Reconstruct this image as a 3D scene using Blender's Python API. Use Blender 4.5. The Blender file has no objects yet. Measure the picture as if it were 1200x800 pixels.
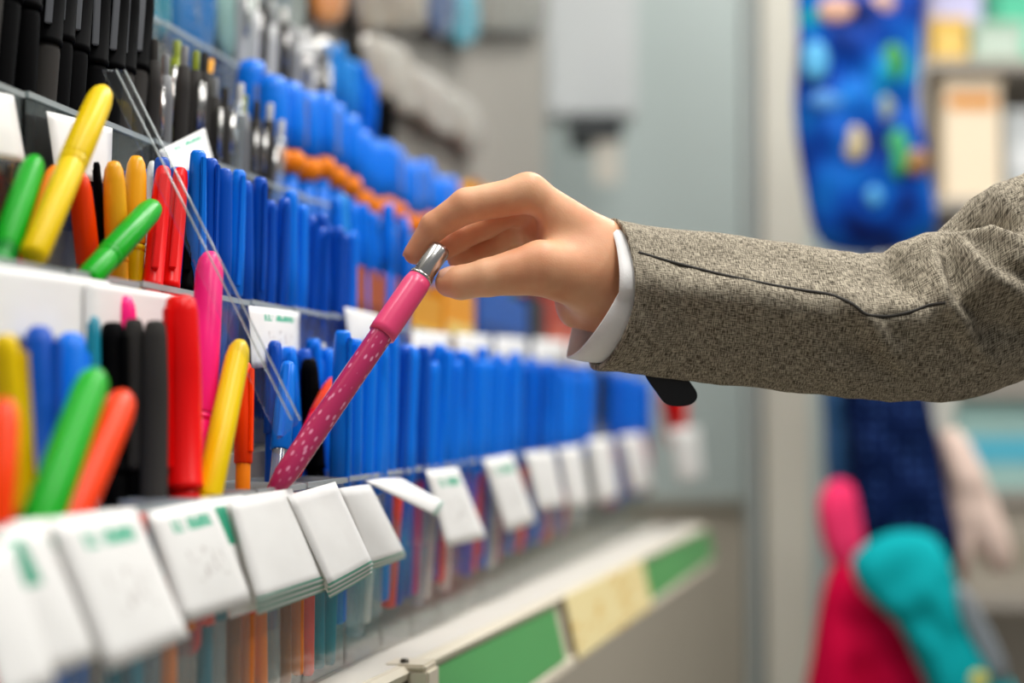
import bpy, bmesh, math, random
import numpy as np
from mathutils import Vector, Matrix, Quaternion, noise

R = random.Random(7)
C = bpy.context.scene.collection
F = 1800.0
TH = math.atan(90 / F)
CAM = Vector((0, 0, 1.25))
M = 368 / 1800 * math.cos(TH)
ES = Vector((M, 1, 0)).normalized()       # along the shelf, away from the camera
EN = Vector((1, -M, 0)).normalized()      # out of the shelf, into the aisle
YAW = math.atan2(-M, 1)

def ray(px, py):
    cx = (px - 600) / F; cy = (400 - py) / F
    return Vector((cx, math.cos(TH) - cy * math.sin(TH), math.sin(TH) + cy * math.cos(TH)))
def at(px, py, Y):
    d = ray(px, py); return CAM + d * (Y / d.y)
def lane(px, py, D):
    d = ray(px, py); return CAM + d * (D / (M * d.y - d.x))
def S(Y, D, z):
    return Vector((M * Y - D, Y, CAM.z + z))
def laneY(px, D): return lane(px, 400, D).y
def lin(c):
    if isinstance(c, str):
        c = [int(c[i:i + 2], 16) / 255 for i in (0, 2, 4)]
    return tuple(((x / 12.92) if x <= .04045 else ((x + .055) / 1.055) ** 2.4) for x in c) + (1,)

# ------------------------------------------------------------------ materials
MC = {}
def mat(name, col, rough=.4, metal=0, bump=0, bscale=80, var=.0, vscale=6, spec=.5, coat=0, sss=0, trans=0):
    if name in MC: return MC[name]
    m = bpy.data.materials.new(name); m.use_nodes = True
    nt = m.node_tree; b = nt.nodes['Principled BSDF']
    b.inputs['Base Color'].default_value = lin(col)
    b.inputs['Roughness'].default_value = rough
    b.inputs['Metallic'].default_value = metal
    b.inputs['Specular IOR Level'].default_value = spec
    b.inputs['Coat Weight'].default_value = coat
    b.inputs['Transmission Weight'].default_value = trans
    if sss:
        b.inputs['Subsurface Weight'].default_value = sss
        b.inputs['Subsurface Radius'].default_value = (1, .35, .18)
        b.inputs['Subsurface Scale'].default_value = .006
    tc = nt.nodes.new('ShaderNodeTexCoord')
    if var:
        n = nt.nodes.new('ShaderNodeTexNoise'); n.inputs['Scale'].default_value = vscale; n.inputs['Detail'].default_value = 4
        nt.links.new(tc.outputs['Object'], n.inputs['Vector'])
        mx = nt.nodes.new('ShaderNodeMix'); mx.data_type = 'RGBA'
        l = lin(col)
        mx.inputs[6].default_value = tuple(x * (1 - var) for x in l[:3]) + (1,)
        mx.inputs[7].default_value = tuple(min(1, x * (1 + var)) for x in l[:3]) + (1,)
        nt.links.new(n.outputs['Fac'], mx.inputs[0]); nt.links.new(mx.outputs[2], b.inputs['Base Color'])
    if bump:
        n = nt.nodes.new('ShaderNodeTexNoise'); n.inputs['Scale'].default_value = bscale; n.inputs['Detail'].default_value = 3
        nt.links.new(tc.outputs['Object'], n.inputs['Vector'])
        bp = nt.nodes.new('ShaderNodeBump'); bp.inputs['Strength'].default_value = bump; bp.inputs['Distance'].default_value = .001
        nt.links.new(n.outputs['Fac'], bp.inputs['Height']); nt.links.new(bp.outputs[0], b.inputs['Normal'])
    MC[name] = m; return m

def clear(name, tint, refl=.06, rough=.08, white=0):
    if name in MC: return MC[name]
    m = bpy.data.materials.new(name); m.use_nodes = True; nt = m.node_tree
    for n in list(nt.nodes): nt.nodes.remove(n)
    o = nt.nodes.new('ShaderNodeOutputMaterial'); t = nt.nodes.new('ShaderNodeBsdfTransparent'); g = nt.nodes.new('ShaderNodeBsdfGlossy')
    t.inputs[0].default_value = lin(tint); g.inputs['Roughness'].default_value = rough; g.inputs[0].default_value = (.9, .93, .95, 1)
    lw = nt.nodes.new('ShaderNodeLayerWeight'); lw.inputs['Blend'].default_value = .25
    mm = nt.nodes.new('ShaderNodeMath'); mm.operation = 'MULTIPLY_ADD'; mm.inputs[1].default_value = .22; mm.inputs[2].default_value = refl
    nt.links.new(lw.outputs['Fresnel'], mm.inputs[0])
    mx = nt.nodes.new('ShaderNodeMixShader'); nt.links.new(mm.outputs[0], mx.inputs[0]); nt.links.new(t.outputs[0], mx.inputs[1]); nt.links.new(g.outputs[0], mx.inputs[2])
    out = mx
    if white:
        d = nt.nodes.new('ShaderNodeBsdfDiffuse'); d.inputs[0].default_value = (.75, .8, .8, 1)
        m2 = nt.nodes.new('ShaderNodeMixShader'); m2.inputs[0].default_value = white
        nt.links.new(mx.outputs[0], m2.inputs[1]); nt.links.new(d.outputs[0], m2.inputs[2]); out = m2
    nt.links.new(out.outputs[0], o.inputs[0])
    MC[name] = m; return m

PAL = dict(black='060607', blue='0478ea', deepblue='0250ba', navy='0c2350', red='ee0808', orange='ff4000', amber='ff8a10', yellow='f2cc04',
           gold='f4a91a', green='08a818', darkgreen='088a28', pink='fa1070', hotpink='ff1f80', white='e8e6e0', grey='77787a', silver='c2c2c2',
           brown='9a5a20', olive='7d8a1e', teal='107f96', magenta='c01872', smoke='3a3836', cream='efe3cc', skyblue='2a8fe0', rust='e83a0c')
def plastic(c):
    return mat('plastic ' + c, PAL[c], rough=.6 if c in ('black', 'smoke') else .32, coat=0, spec=.04 if c in ('black', 'smoke') else .22)
def clearbarrel(c='e6eef2'):
    return clear('clear plastic barrel', c, .12, .1, .18)
SILVER = mat('brushed silver', 'c8c6c4', .25, 1)
BIN = clear('clear bin plastic', 'fdfdfc', .02, .12, .012)
RIM = clear('frosted plastic edge', 'e6eef0', .15, .25, .35)
ACR = clear('clear acrylic sheet', 'fbfdfd', .02, .08, .01)

# ------------------------------------------------------------------ mesh helpers
def link(name, me, m=None, parent=None, smooth=True):
    o = bpy.data.objects.new(name, me); C.objects.link(o)
    if m and not me.materials: me.materials.append(m)
    if smooth:
        for p in me.polygons: p.use_smooth = True
    if parent: o.parent = parent
    return o
def tomesh(bm, name='mesh'):
    me = bpy.data.meshes.new(name); bmesh.ops.recalc_face_normals(bm, faces=bm.faces); bm.to_mesh(me); bm.free(); return me
def empty(name, mtx):
    o = bpy.data.objects.new(name, None); C.objects.link(o); o.empty_display_size = .01
    o.matrix_world = mtx if isinstance(mtx, Matrix) else Matrix.Translation(mtx)
    return o
def tag(o, label, cat, group=None, kind=None):
    if label: o['label'] = label
    if cat: o['category'] = cat
    if group: o['group'] = group
    if kind: o['kind'] = kind
    return o
def lathe(prof, n=18, off=(0, 0)):
    bm = bmesh.new(); rings = []
    for r, z in prof:
        if r < 1e-6: rings.append([bm.verts.new((off[0], off[1], z))])
        else: rings.append([bm.verts.new((off[0] + r * math.cos(2 * math.pi * i / n), off[1] + r * math.sin(2 * math.pi * i / n), z)) for i in range(n)])
    for a, b in zip(rings, rings[1:]):
        for i in range(n):
            j = (i + 1) % n
            if len(a) == 1 and len(b) == 1: continue
            if len(a) == 1: bm.faces.new((a[0], b[i], b[j]))
            elif len(b) == 1: bm.faces.new((a[i], a[j], b[0]))
            else: bm.faces.new((a[i], a[j], b[j], b[i]))
    return bm
def addbox(bm, lo, hi, bev=0):
    r = bmesh.ops.create_cube(bm, size=1); vs = r['verts']
    for v in vs:
        v.co = Vector([lo[k] + (v.co[k] + .5) * (hi[k] - lo[k]) for k in range(3)])
    if bev:
        es = list({e for v in vs for e in v.link_edges})
        bmesh.ops.bevel(bm, geom=es, offset=bev, segments=2, affect='EDGES', clamp_overlap=True)
    return bm
def tube(pts, rad, n=8):
    bm = bmesh.new(); rings = []
    for k, p in enumerate(pts):
        p = Vector(p); a = Vector(pts[max(0, k - 1)]); b = Vector(pts[min(len(pts) - 1, k + 1)])
        d = (b - a).normalized(); s = d.cross(Vector((.3, .2, 1))).normalized(); t = d.cross(s)
        r = rad[k] if isinstance(rad, (list, tuple)) else rad
        rings.append([bm.verts.new(p + s * r * math.cos(2 * math.pi * i / n) + t * r * math.sin(2 * math.pi * i / n)) for i in range(n)])
    for a, b in zip(rings, rings[1:]):
        for i in range(n): bm.faces.new((a[i], a[(i + 1) % n], b[(i + 1) % n], b[i]))
    bm.faces.new(rings[0]); bm.faces.new(rings[-1][::-1]); return bm
def frame_from(base, top, yawdir=None, roll=0):
    z = (top - base).normalized(); y = Vector((0, -1, 0)) if yawdir is None else yawdir
    x = y.cross(z).normalized(); y = z.cross(x)
    m = Matrix((x, y, z)).transposed().to_4x4() @ Matrix.Rotation(roll, 4, 'Z'); m.translation = base; return m

# ------------------------------------------------------------------ pens
PT = {}
def pen_type(style, L, r, capc, barc, extra=None):
    k = (style, round(L, 3), round(r, 4), capc, barc, extra)
    if k in PT: return PT[k]
    parts = []   # (name, mesh, material, children)
    bm_ = clearbarrel() if barc == 'clear' else plastic(barc)
    cm = clearbarrel() if capc == 'clear' else plastic(capc)
    if style == 'stick':                       # capped ballpoint
        cl = extra or .058; z0 = L - cl
        bar = lathe([(0, 0), (r * .55, 0), (r * .78, .002), (r * .8, z0 + .004), (r * .5, z0 + .012), (0, z0 + .02)], 10)
        cap = lathe([(r * .84, z0), (r, z0 + .001), (r * .98, z0 + .03), (r * .8, L - .010), (r * .72, L - .002), (r * .5, L), (0, L)], 12)
        cb = bmesh.new(); addbox(cb, (-.0016, r * .8, z0 + .006), (.0016, r * .8 + .0022, L - .004), .0006)
        parts = [('barrel', tomesh(bar), bm_, []), ('cap', tomesh(cap), cm, [('clip', tomesh(cb), cm)])]
    elif style == 'marker':
        cl = L * (extra or .42); z0 = L - cl
        bar = lathe([(0, 0), (r * .6, 0), (r * .86, .003), (r * .9, .01), (r * .92, z0 - .004), (r * .8, z0 + .002), (0, z0 + .004)], 20)
        cap = lathe([(r * .93, z0), (r * 1.04, z0 + .0005), (r * 1.04, z0 + .0035), (r, z0 + .004), (r * .99, z0 + cl * .6), (r * .86, L - .008), (r * .74, L - .002), (r * .5, L), (0, L + .0002)], 20)
        cb = bmesh.new(); addbox(cb, (-.002, r * .86, z0 + .01), (.002, r * 1.0 + .0022, L - .007), .0007)
        plug = lathe([(0, -.0015), (r * .5, -.0015), (r * .7, .0), (r * .7, .004), (0, .004)], 16)
        parts = [('barrel', tomesh(bar), bm_, []), ('cap', tomesh(cap), cm, [('clip', tomesh(cb), mat('grey clip metal', '8a8c90', .3, .8) if L == .165 else cm)]), ('end_plug', tomesh(plug), cm, [])]
    elif style == 'felt':                      # long round felt tip, domed cap
        cl = L * (extra or .4); z0 = L - cl
        bar = lathe([(0, 0), (r * .7, 0), (r * .92, .003), (r * .94, z0 - .003), (r * .8, z0 + .001), (0, z0 + .003)], 20)
        cap = lathe([(r * .95, z0), (r * 1.02, z0 + .001), (r, z0 + cl * .5), (r * .95, L - .012), (r * .8, L - .005), (r * .5, L - .001), (0, L)], 20)
        ring = lathe([(r * .9, z0 - .0042), (r * 1.0, z0 - .004), (r * 1.0, z0 - .001), (r * .9, z0 - .0008)], 20)
        parts = [('barrel', tomesh(bar), bm_, []), ('cap', tomesh(cap), cm, []), ('collar', tomesh(ring), bm_, [])]
    elif style == 'click':
        bar = lathe([(0, 0), (.0008, 0), (r * .45, .004), (r * .9, .02), (r, .035), (r, L - .03), (r * .8, L - .014), (r * .5, L - .0135), (0, L - .0135)], 14)
        btn = lathe([(r * .5, L - .016), (r * .5, L - .001), (r * .35, L), (0, L)], 12)
        cb = bmesh.new(); addbox(cb, (-.0018, r * .95, L - .055), (.0018, r * 1.0 + .003, L - .022), .0007); addbox(cb, (-.0018, r * .6, L - .026), (.0018, r * 1.0 + .003, L - .022), .0007)
        parts = [('barrel', tomesh(bar), bm_, []), ('push_button', tomesh(btn), cm, []), ('clip', tomesh(cb), SILVER, [])]
    elif style == 'bulb':                      # chunky cap over a rounded orange collar
        zc = L - .068
        bar = lathe([(0, 0), (r * .5, 0), (r * .62, .003), (r * .62, zc - .01), (0, zc - .008)], 16)
        bulb = lathe([(0, zc - .013)] + [(r * 1.08 * math.sin(a), zc - .0 - .013 * math.cos(a)) for a in [i * math.pi / 8 for i in range(1, 8)]] + [(0, zc + .013)], 20)
        cap = lathe([(r * .7, zc + .009), (r * 1.02, zc + .012), (r, zc + .03), (r * .92, L - .012), (r * .7, L - .003), (0, L)], 20)
        cb = bmesh.new(); addbox(cb, (-.0022, r * .9, zc + .018), (.0022, r + .003, L - .01), .0007)
        parts = [('barrel', tomesh(bar), bm_, []), ('collar', tomesh(bulb), plastic('amber'), []), ('cap', tomesh(cap), cm, [('clip', tomesh(cb), clearbarrel() if extra else cm)])]
    PT[k] = parts
    for n, me, mt, ch in parts:
        me.materials.append(mt)
        for p in me.polygons: p.use_smooth = True
        for n2, me2, mt2 in ch: me2.materials.append(mt2)
    return parts
def put_pen(parts, base, top, name, label, cat='pen', group=None, roll=0):
    e = empty(name, frame_from(base, top, roll=roll)); tag(e, label, cat, group)
    for n, me, mt, ch in parts:
        o = bpy.data.objects.new(n, me); o.parent = e; C.objects.link(o)
        for n2, me2, mt2 in ch:
            o2 = bpy.data.objects.new(n2, me2); o2.parent = o; C.objects.link(o2)
    return e
def hero(tp, bp, D, Db, w, style, capc, barc, L, name, label, cat='pen', group=None, roll=0, extra=None):
    a = lane(*tp, D); b = lane(*bp, Db); d = (b - a).normalized()
    r = w / 2 * a.y / F
    return put_pen(pen_type(style, L, r, capc, barc, extra), a + d * L, a, name, label, cat, group, roll)

# ------------------------------------------------------------------ setting
def structure(name, o): tag(o, None, None, None, 'structure'); return o
WALL = mat('painted wall panel', 'adb8b6', .6, bump=.05, var=.04, vscale=2)
def boxobj(name, lo, hi, m, bev=0, parent=None):
    return link(name, tomesh(addbox(bmesh.new(), lo, hi, bev)), m, parent, smooth=False)
tile = mat('floor tile', '8a8378', .35, var=.06, vscale=3)
structure('floor', boxobj('floor', (-1.6, -1.5, -.05), (3.2, 4.2, 0), tile))
structure('ceiling', boxobj('ceiling', (-1.6, -1.5, 3.1), (3.2, 4.2, 3.15), mat('ceiling white', 'e6e6e2', .8, bump=.1)))
# back wall: upper grey-blue panel, ledge, lower beige panel as one shaped mesh with trims
structure('wall_back', boxobj('wall_back', (-1.6, 4.0, 0), (3.2, 4.06, 3.1), WALL))
structure('wall_left', boxobj('wall_left', (-1.6, -1.5, 0), (-1.55, 4.0, 3.1), WALL))
BEI = mat('beige lower panel', 'b3aa9b', .6, var=.05, vscale=2)
zl = at(870, 585, 3.96).z
structure('trim_1', boxobj('trim_1', (-.6, 3.965, .08), (at(935, 600, 3.98).x, 4.0, zl - .02), BEI, .004))
structure('trim_2', boxobj('trim_2', (-.6, 3.94, zl - .02), (at(935, 600, 3.98).x, 4.0, zl), mat('panel ledge', '8f897c', .6), .004))
# lighter column and its dark bracket
a = at(640, 0, 3.5); b = at(745, 0, 3.5)
structure('trim_3', boxobj('trim_3', (a.x, 3.5, at(0, 136, 3.5).z), (b.x, 3.62, 3.1), mat('white column', 'babdbd', .5, var=.03), .008))
a = at(668, 0, 3.5).x; b = at(728, 0, 3.5).x
e = empty('wall_bracket', Vector(((a + b) / 2, 3.5, at(0, 136, 3.5).z))); tag(e, 'small dark bracket holding a pale card at the foot of the white column', 'bracket')
w = (b - a) / 2
boxobj('bracket_body', (-w, -.03, -.062), (w, .12, -.001), mat('dark rubber', '23282a', .5), .006, e)
boxobj('bracket_lip', (-w * .9, -.045, -.055), (w * .9, -.03, -.01), mat('dark rubber', '23282a', .5), .004, e)
boxobj('card', (-w * .1, -.03, -.16), (w * .9, -.024, -.062), mat('pale card', 'c8c2b6', .6), .001, e)
# grey-beige post
pa = at(892, 0, 3.0).x; pb = at(948, 300, 3.0).x
POST = mat('post enamel', 'c0bdb0', .4, var=.03)
bm = addbox(bmesh.new(), (pa, 3.0, 0), (pb, 3.09, 3.1), .006)
structure('trim_4', link('trim_4', tomesh(bm), POST, smooth=False))
# slot strip on the post
structure('trim_5', boxobj('trim_5', (pa - .03, 3.02, 0), (pa - .004, 3.08, 3.1), mat('post side', '9aa19e', .5), .003))

# ------------------------------------------------------------------ display stand with stepped tiers
TIER = {1: dict(D=.30, z=-.040, h=.118), 2: dict(D=.362, z=.068, h=.092), 3: dict(D=.424, z=.168, h=.090), 4: dict(D=.486, z=.285, h=.10)}
TS = {1: .006, 2: .014, 3: .02, 4: .012}      # rise of the rim per metre
Y0 = .42; YE = 2.72
def rim(t, Y): return TIER[t]['z'] + TS[t] * (Y - .6)
def shz(Y): return -.156 - .030 * (Y - .95) / 1.7   # shelf surface
stand = empty('display_stand', S(1.0, .4, -.25)); tag(stand, 'long white stepped display stand carrying the rows of clear pen bins', 'display stand')
stand_inv = stand.matrix_world.inverted()
def prism(name, secs, m, parent=None, inv=None, smooth=False):
    """secs: list of equal-length point rings"""
    bm = bmesh.new(); rr = [[bm.verts.new((inv @ p) if inv else p) for p in s] for s in secs]
    n = len(rr[0])
    for a, b in zip(rr, rr[1:]):
        for i in range(n): bm.faces.new((a[i], a[(i + 1) % n], b[(i + 1) % n], b[i]))
    bm.faces.new(rr[0]); bm.faces.new(rr[-1][::-1])
    return link(name, tomesh(bm), m, parent, smooth)
SW = mat('shelf enamel', 'd6d1c6', .4, var=.03)
SG = mat('step board grey', 'b2aea6', .5, var=.05)
for t in (2, 3, 4):
    D = TIER[t]['D']; h = TIER[t]['h']
    secs = []
    for Y in (Y0, 1.0, 1.8, YE):
        zt = rim(t, Y) - h - .002
        zb = rim(t - 1, Y) - TIER[t - 1]['h'] - .004 if t > 2 else shz(Y) - .02
        secs.append([S(Y, D - .004, zb), S(Y, D - .004, zt), S(Y, D + .057, zt), S(Y, D + .057, zb)])
    prism('step_board', secs, SG, stand, stand_inv)
# back board rising behind the tiers
secs = [[S(Y, .548, -.3), S(Y, .548, 1.0), S(Y, .575, 1.0), S(Y, .575, -.3)] for Y in (Y0, 3.0)]
prism('back_board', secs, mat('pale back board', '96928a', .6, var=.05, vscale=3), stand, stand_inv)
# shelf board with lip: its front edge drifts out of line with the bins
def railD(Y): return .272 - .052 * (Y - 1.02) / 1.65
secs = []
for Y in (Y0, .7, 1.02, 1.6, 2.2, 2.70):
    d = railD(Y); z = shz(Y)
    secs.append([S(Y, d, z), S(Y, .57, z), S(Y, .57, z - .02), S(Y, d + .004, z - .02), S(Y, d - .001, z - .008)])
shelf = prism('shelf_board', secs, SW, stand, stand_inv)
# price rail: channel below the lip
secs = []
for Y in (Y0, 1.02, 1.6, 2.2, 2.70):
    d = railD(Y); z = shz(Y)
    o = lambda dd, zz: S(Y, d - dd, z + zz)
    secs.append([o(-.004, -.0005), o(.004, -.0005), o(.008, -.004), o(.006, -.009), o(.003, -.010), o(.014, -.058), o(.019, -.060), o(.020, -.066), o(.012, -.068), o(-.004, -.03)])
rail = prism('price_rail', secs, mat('rail cream plastic', 'd8cfba', .35), stand, stand_inv)
def railcard(pa, pb, top, bot, m, name, label, cat, out=.0035, th=.0012):
    bm = bmesh.new()
    ds = []
    for px in (pa, pb):
        # depth where the rail crosses this column
        Y = 1.0
        for _ in range(30): Y = railD(Y) / (M - (px - 600) / F / (math.cos(TH)))
        ds.append(Y)
    ring = []
    N = 10
    for k in range(N + 1):
        Y = ds[0] + (ds[1] - ds[0]) * k / N; d = railD(Y); z = shz(Y)
        f = lambda dd, zz: S(Y, d - dd - out, z + zz)
        zz0 = -.0105 + top; zz1 = -.0575 + bot
        x0 = .003 + (.011) * (-.010 - zz0) / .048; x1 = .003 + .011 * (-.010 - zz1) / .048
        ring.append([f(x0, zz0), f(x1, zz1), f(x1 - th, zz1), f(x0 - th, zz0)])
    c = ring[0][0].copy(); e = empty(name, c); inv = e.matrix_world.inverted()
    tag(e, label, cat)
    prism('card', ring, m, e, inv)
    return e, ds
GRN = mat('green shelf card', '4f9a55', .45, var=.05, vscale=20)
def cardmat(name, base, ink, sc):
    m = mat(name, base, .5); nt = m.node_tree; b = nt.nodes['Principled BSDF']
    tc = nt.nodes.new('ShaderNodeTexCoord'); mp = nt.nodes.new('ShaderNodeMapping'); mp.inputs['Scale'].default_value = sc
    n = nt.nodes.new('ShaderNodeTexNoise'); n.inputs['Scale'].default_value = 1; n.inputs['Detail'].default_value = 1
    cr = nt.nodes.new('ShaderNodeValToRGB'); cr.color_ramp.elements[0].position = .60; cr.color_ramp.elements[1].position = .64
    cr.color_ramp.elements[0].color = lin(base); cr.color_ramp.elements[1].color = lin(ink)
    nt.links.new(tc.outputs['Object'], mp.inputs[0]); nt.links.new(mp.outputs[0], n.inputs[0]); nt.links.new(n.outputs['Fac'], cr.inputs[0]); nt.links.new(cr.outputs[0], b.inputs['Base Color'])
    return m
railcard(380, 462, 0, 0, GRN, 'rail_card', 'short green price rail insert nearest the camera, left of the rail joint', 'shelf card')
railcard(494, 641, 0, 0, GRN, 'rail_card', 'long green price rail insert between the rail joint and the yellow label', 'shelf card')
railcard(650, 742, .007, -.004, cardmat('yellow price label print', 'ead9a0', 'd8b25c', (60, 8, 160)), 'shelf_label', 'pale yellow price label clipped on the shelf rail between two green inserts', 'shelf label', out=.008)
railcard(744, 824, 0, 0, GRN, 'rail_card', 'green price rail insert at the far end, beyond the yellow label', 'shelf card')
# rail joint clip
Yj = 1.0
for _ in range(30): Yj = railD(Yj) / (M - (474 - 600) / F / math.cos(TH))
e = empty('rail_joint', Matrix.Translation(S(Yj, railD(Yj) - .012, shz(Yj) - .004)) @ Matrix.Rotation(YAW, 4, 'Z')); tag(e, 'cream plastic joint clip at the near end of the long green rail insert', 'rail clip')
bm = bmesh.new(); addbox(bm, (-.006, -.014, -.062), (.008, .014, .002), .002); addbox(bm, (-.022, -.014, .001), (.006, .014, .005), .0015)
link('clip_body', tomesh(bm), mat('rail cream plastic', 'd8cfba'), e, False)
link('screw', tomesh(lathe([(0, .0075), (.002, .0075), (.003, .006), (.003, .004)], 12, (-.010, -.006))), mat('dark screw', '4a463e', .4, .8), e)

# ------------------------------------------------------------------ bins
BW = .074; BD = .052
def bin_mesh(h):
    bm = bmesh.new(); t = .0012; w = BW / 2
    addbox(bm, (-t, -w, .002), (0, w, h)); addbox(bm, (-BD, -w, .002), (-BD + t, w, h))
    addbox(bm, (-BD + t, -w, .002), (-t, -w + t, h)); addbox(bm, (-BD + t, w - t, .002), (-t, w, h))
    addbox(bm, (-BD, -w, 0), (0, w, .002))
    return tomesh(bm)
def rim_mesh():
    bm = bmesh.new(); w = BW / 2 + .0006
    for lo, hi in (((-.0006, -w, -.002), (.0012, w, .0012)), ((-BD - .0012, -w, -.002), (-BD + .0006, w, .0012)),
                   ((-BD, -w, -.002), (0, -w + .0016, .0012)), ((-BD, w - .0016, -.002), (0, w, .0012))):
        addbox(bm, lo, hi)
    return tomesh(bm)
rimme = rim_mesh(); rimme.materials.append(RIM)
BINC = {}
ORD = ['lower', 'second', 'third', 'top']
bins = {}
def contents(t, Y, px):
    return None
for t in (1, 2, 3, 4):
    D = TIER[t]['D']; Y = Y0 + .04; k = 0
    lst = []
    while Y < YE - .03:
        zt = rim(t, Y)
        zb = (shz(Y) + .001) if t == 1 else (zt - TIER[t]['h'])
        h = round(zt - zb, 3)
        if h not in BINC:
            me = bin_mesh(h); me.materials.append(BIN); BINC[h] = me
        e = empty('pen_bin', Matrix.Translation(S(Y, D, zt - h)) @ Matrix.Rotation(YAW, 4, 'Z'))
        o = bpy.data.objects.new('bin_body', BINC[h]); o.parent = e; C.objects.link(o)
        o = bpy.data.objects.new('bin_rim', rimme); o.parent = e; o.location = (0, 0, h); C.objects.link(o)
        px = 600 + F * (S(Y, D, 0).x) / Y
        lst.append((Y, e, h, px)); Y += .0775; k += 1
    bins[t] = lst
    for Y, e, h, px in lst:
        tag(e, None, 'pen bin', 'clear bins of the %s tier' % ORD[t - 1])
WHAT = {1: [(200, 'holding mixed red, yellow, green and dark markers'), (430, 'holding mixed pens beside the pink pen'), (690, 'packed with bright blue pens'), (999, 'at the far end with black and blue pens')],
        2: [(60, 'holding yellow and green felt pens'), (215, 'holding red and gold pens'), (420, 'packed with deep blue pens'), (560, 'holding orange cartons'), (999, 'at the far end holding small cartons')],
        3: [(140, 'packed with black markers'), (310, 'holding grey and brown pens'), (560, 'holding blue capped pens with orange collars'), (999, 'at the far end with mixed packs')],
        4: [(300, 'holding teal packets'), (400, 'holding grey pens'), (999, 'at the far end of the top row')]}
for t in bins:
    for Y, e, h, px in bins[t]:
        for lim, s in WHAT[t]:
            if px < lim: break
        e['label'] = 'clear plastic bin in the %s tier %s' % (ORD[t - 1], s)
        e['group'] = 'bins of the %s tier %s' % (ORD[t - 1], s)

def fill(t, pxa, pxb, n_s, n_n, style, capc, barc, L, r, zt, name, label, group, spread=1.25, jit=.5, Doff=0, roll=None, extra=None, clip=None, lean=0):
    """fill the bins of tier t between two picture columns with pens; zt(Y) = typical height of the tops"""
    out = 0
    for Y, e, h, px in bins[t]:
        if not (pxa <= px < pxb): continue
        mw = e.matrix_world
        for i in range(n_s):
            for j in range(n_n):
                u = (i / (n_s - 1) - .5) if n_s > 1 else 0; v = (j / (n_n - 1)) if n_n > 1 else (0 if zt(1) < 0 else .5)
                rw = r * 1.12
                by = u * (BW - 2 * rw - .005); bx = -rw - .002 - v * (BD - 2 * rw - .005)
                gy = max(0, (BW - .005 - 2 * rw) / max(1, n_s - 1) - 2 * rw); gx = max(0, (BD - .005 - 2 * rw) / max(1, n_n - 1) - 2 * rw)
                by += R.uniform(-.35, .35) * jit * gy * (0 if abs(u) == .5 else 1); bx -= R.uniform(-.35, .35) * jit * gx * (0 if v in (0, 1) else 1)
                cb = capc[R.randrange(len(capc))] if isinstance(capc, list) else capc
                bb = barc[R.randrange(len(barc))] if isinstance(barc, list) else barc
                l = L
                zb = zt(Y) - L + R.uniform(-.012, .006) + CAM.z - mw.translation.z
                zb = max(zb, .0035)
                dx = (bx + BD / 2) * (spread - 1) + R.uniform(-.004, .004) * jit; dy = by * (spread - 1) + R.uniform(-.007, .007) * jit + lean
                base = mw @ Vector((bx, by, zb)); top = mw @ Vector((bx + dx, by + dy, zb + l))
                put_pen(pen_type(style, L, r, cb, bb, extra), base, base + (top - base).normalized() * l, name, label, 'pen', group, roll=R.uniform(-1.0, 1.0) if roll is None else roll)
                out += 1
    return out

# tier 1: bright blue ballpoints, then a black bin and a blue bin
fill(1, 398, 690, 4, 2, 'stick', ['blue', 'blue', 'blue', 'deepblue'], ['blue', 'magenta', 'clear', 'deepblue', 'clear', 'white', 'orange'], .185, .0072, lambda Y: .053 + .012 * (Y - 1), 'ballpoint_pen',
     'bright blue capped ballpoint in the long blue row of the lower tier', 'bright blue ballpoints of the lower tier', 1.55, extra=.10)
fill(1, 180, 398, 4, 1, 'stick', ['amber', 'orange', 'teal', 'brown'], ['amber', 'brown', 'clear', 'teal', 'orange'], .105, .0048, lambda Y: -.046, 'ballpoint_pen',
     'short amber or teal pen low in the clear bins under the layered white tags', 'short pens low in the near bins', 1.0)
fill(1, 690, 716, 3, 2, 'marker', ['black', 'smoke'], ['grey', 'smoke'], .18, .007, lambda Y: .070, 'marker_pen',
     'black marker in the far dark bin of the lower tier', 'black markers at the far end of the lower tier', 1.2)
fill(1, 716, 790, 3, 2, 'stick', ['blue', 'deepblue'], ['blue', 'magenta'], .185, .0072, lambda Y: .068, 'ballpoint_pen',
     'blue capped ballpoint in the last bins beyond the black markers', 'blue ballpoints beyond the black markers', 1.3, extra=.10)
# tier 2: deep blue ballpoints
fill(2, 262, 428, 4, 3, 'stick', ['deepblue', 'deepblue', 'blue'], ['deepblue'], .145, .0062, lambda Y: .153 - .02 * (Y - .95), 'ballpoint_pen',
     'deep blue capped ballpoint in the packed second tier, left of the hand', 'deep blue ballpoints of the second tier', 1.25, extra=.08)
# tier 3: black markers
fill(3, -260, 150, 4, 2, 'marker', ['black'], ['black', 'black', 'smoke'], .165, .0082, lambda Y: .288, 'marker_pen',
     'glossy black marker in the packed dark group at the top left', 'black markers at the top left', 1.22, lean=.012, roll=.3)
# tier 3: slim grey and brown click pens
fill(3, 150, 312, 4, 2, 'click', ['grey', 'smoke', 'olive', 'silver'], ['smoke', 'grey', 'clear', 'smoke'], .142, .0052, lambda Y: .248 - .02 * (Y - 1), 'click_pen',
     'slim grey click pen standing between the black markers and the blue caps', 'slim grey click pens of the third tier', 1.3)
# tier 3: chunky blue caps with orange collars
fill(3, 312, 548, 2, 2, 'bulb', ['blue', 'blue', 'blue'], ['blue'], .150, .0135, lambda Y: .284 + .0 * Y, 'highlighter_pen',
     'chunky blue capped pen with round orange collar in the third tier', 'blue pens with orange collars', 1.05, jit=.2, extra=1)
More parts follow.
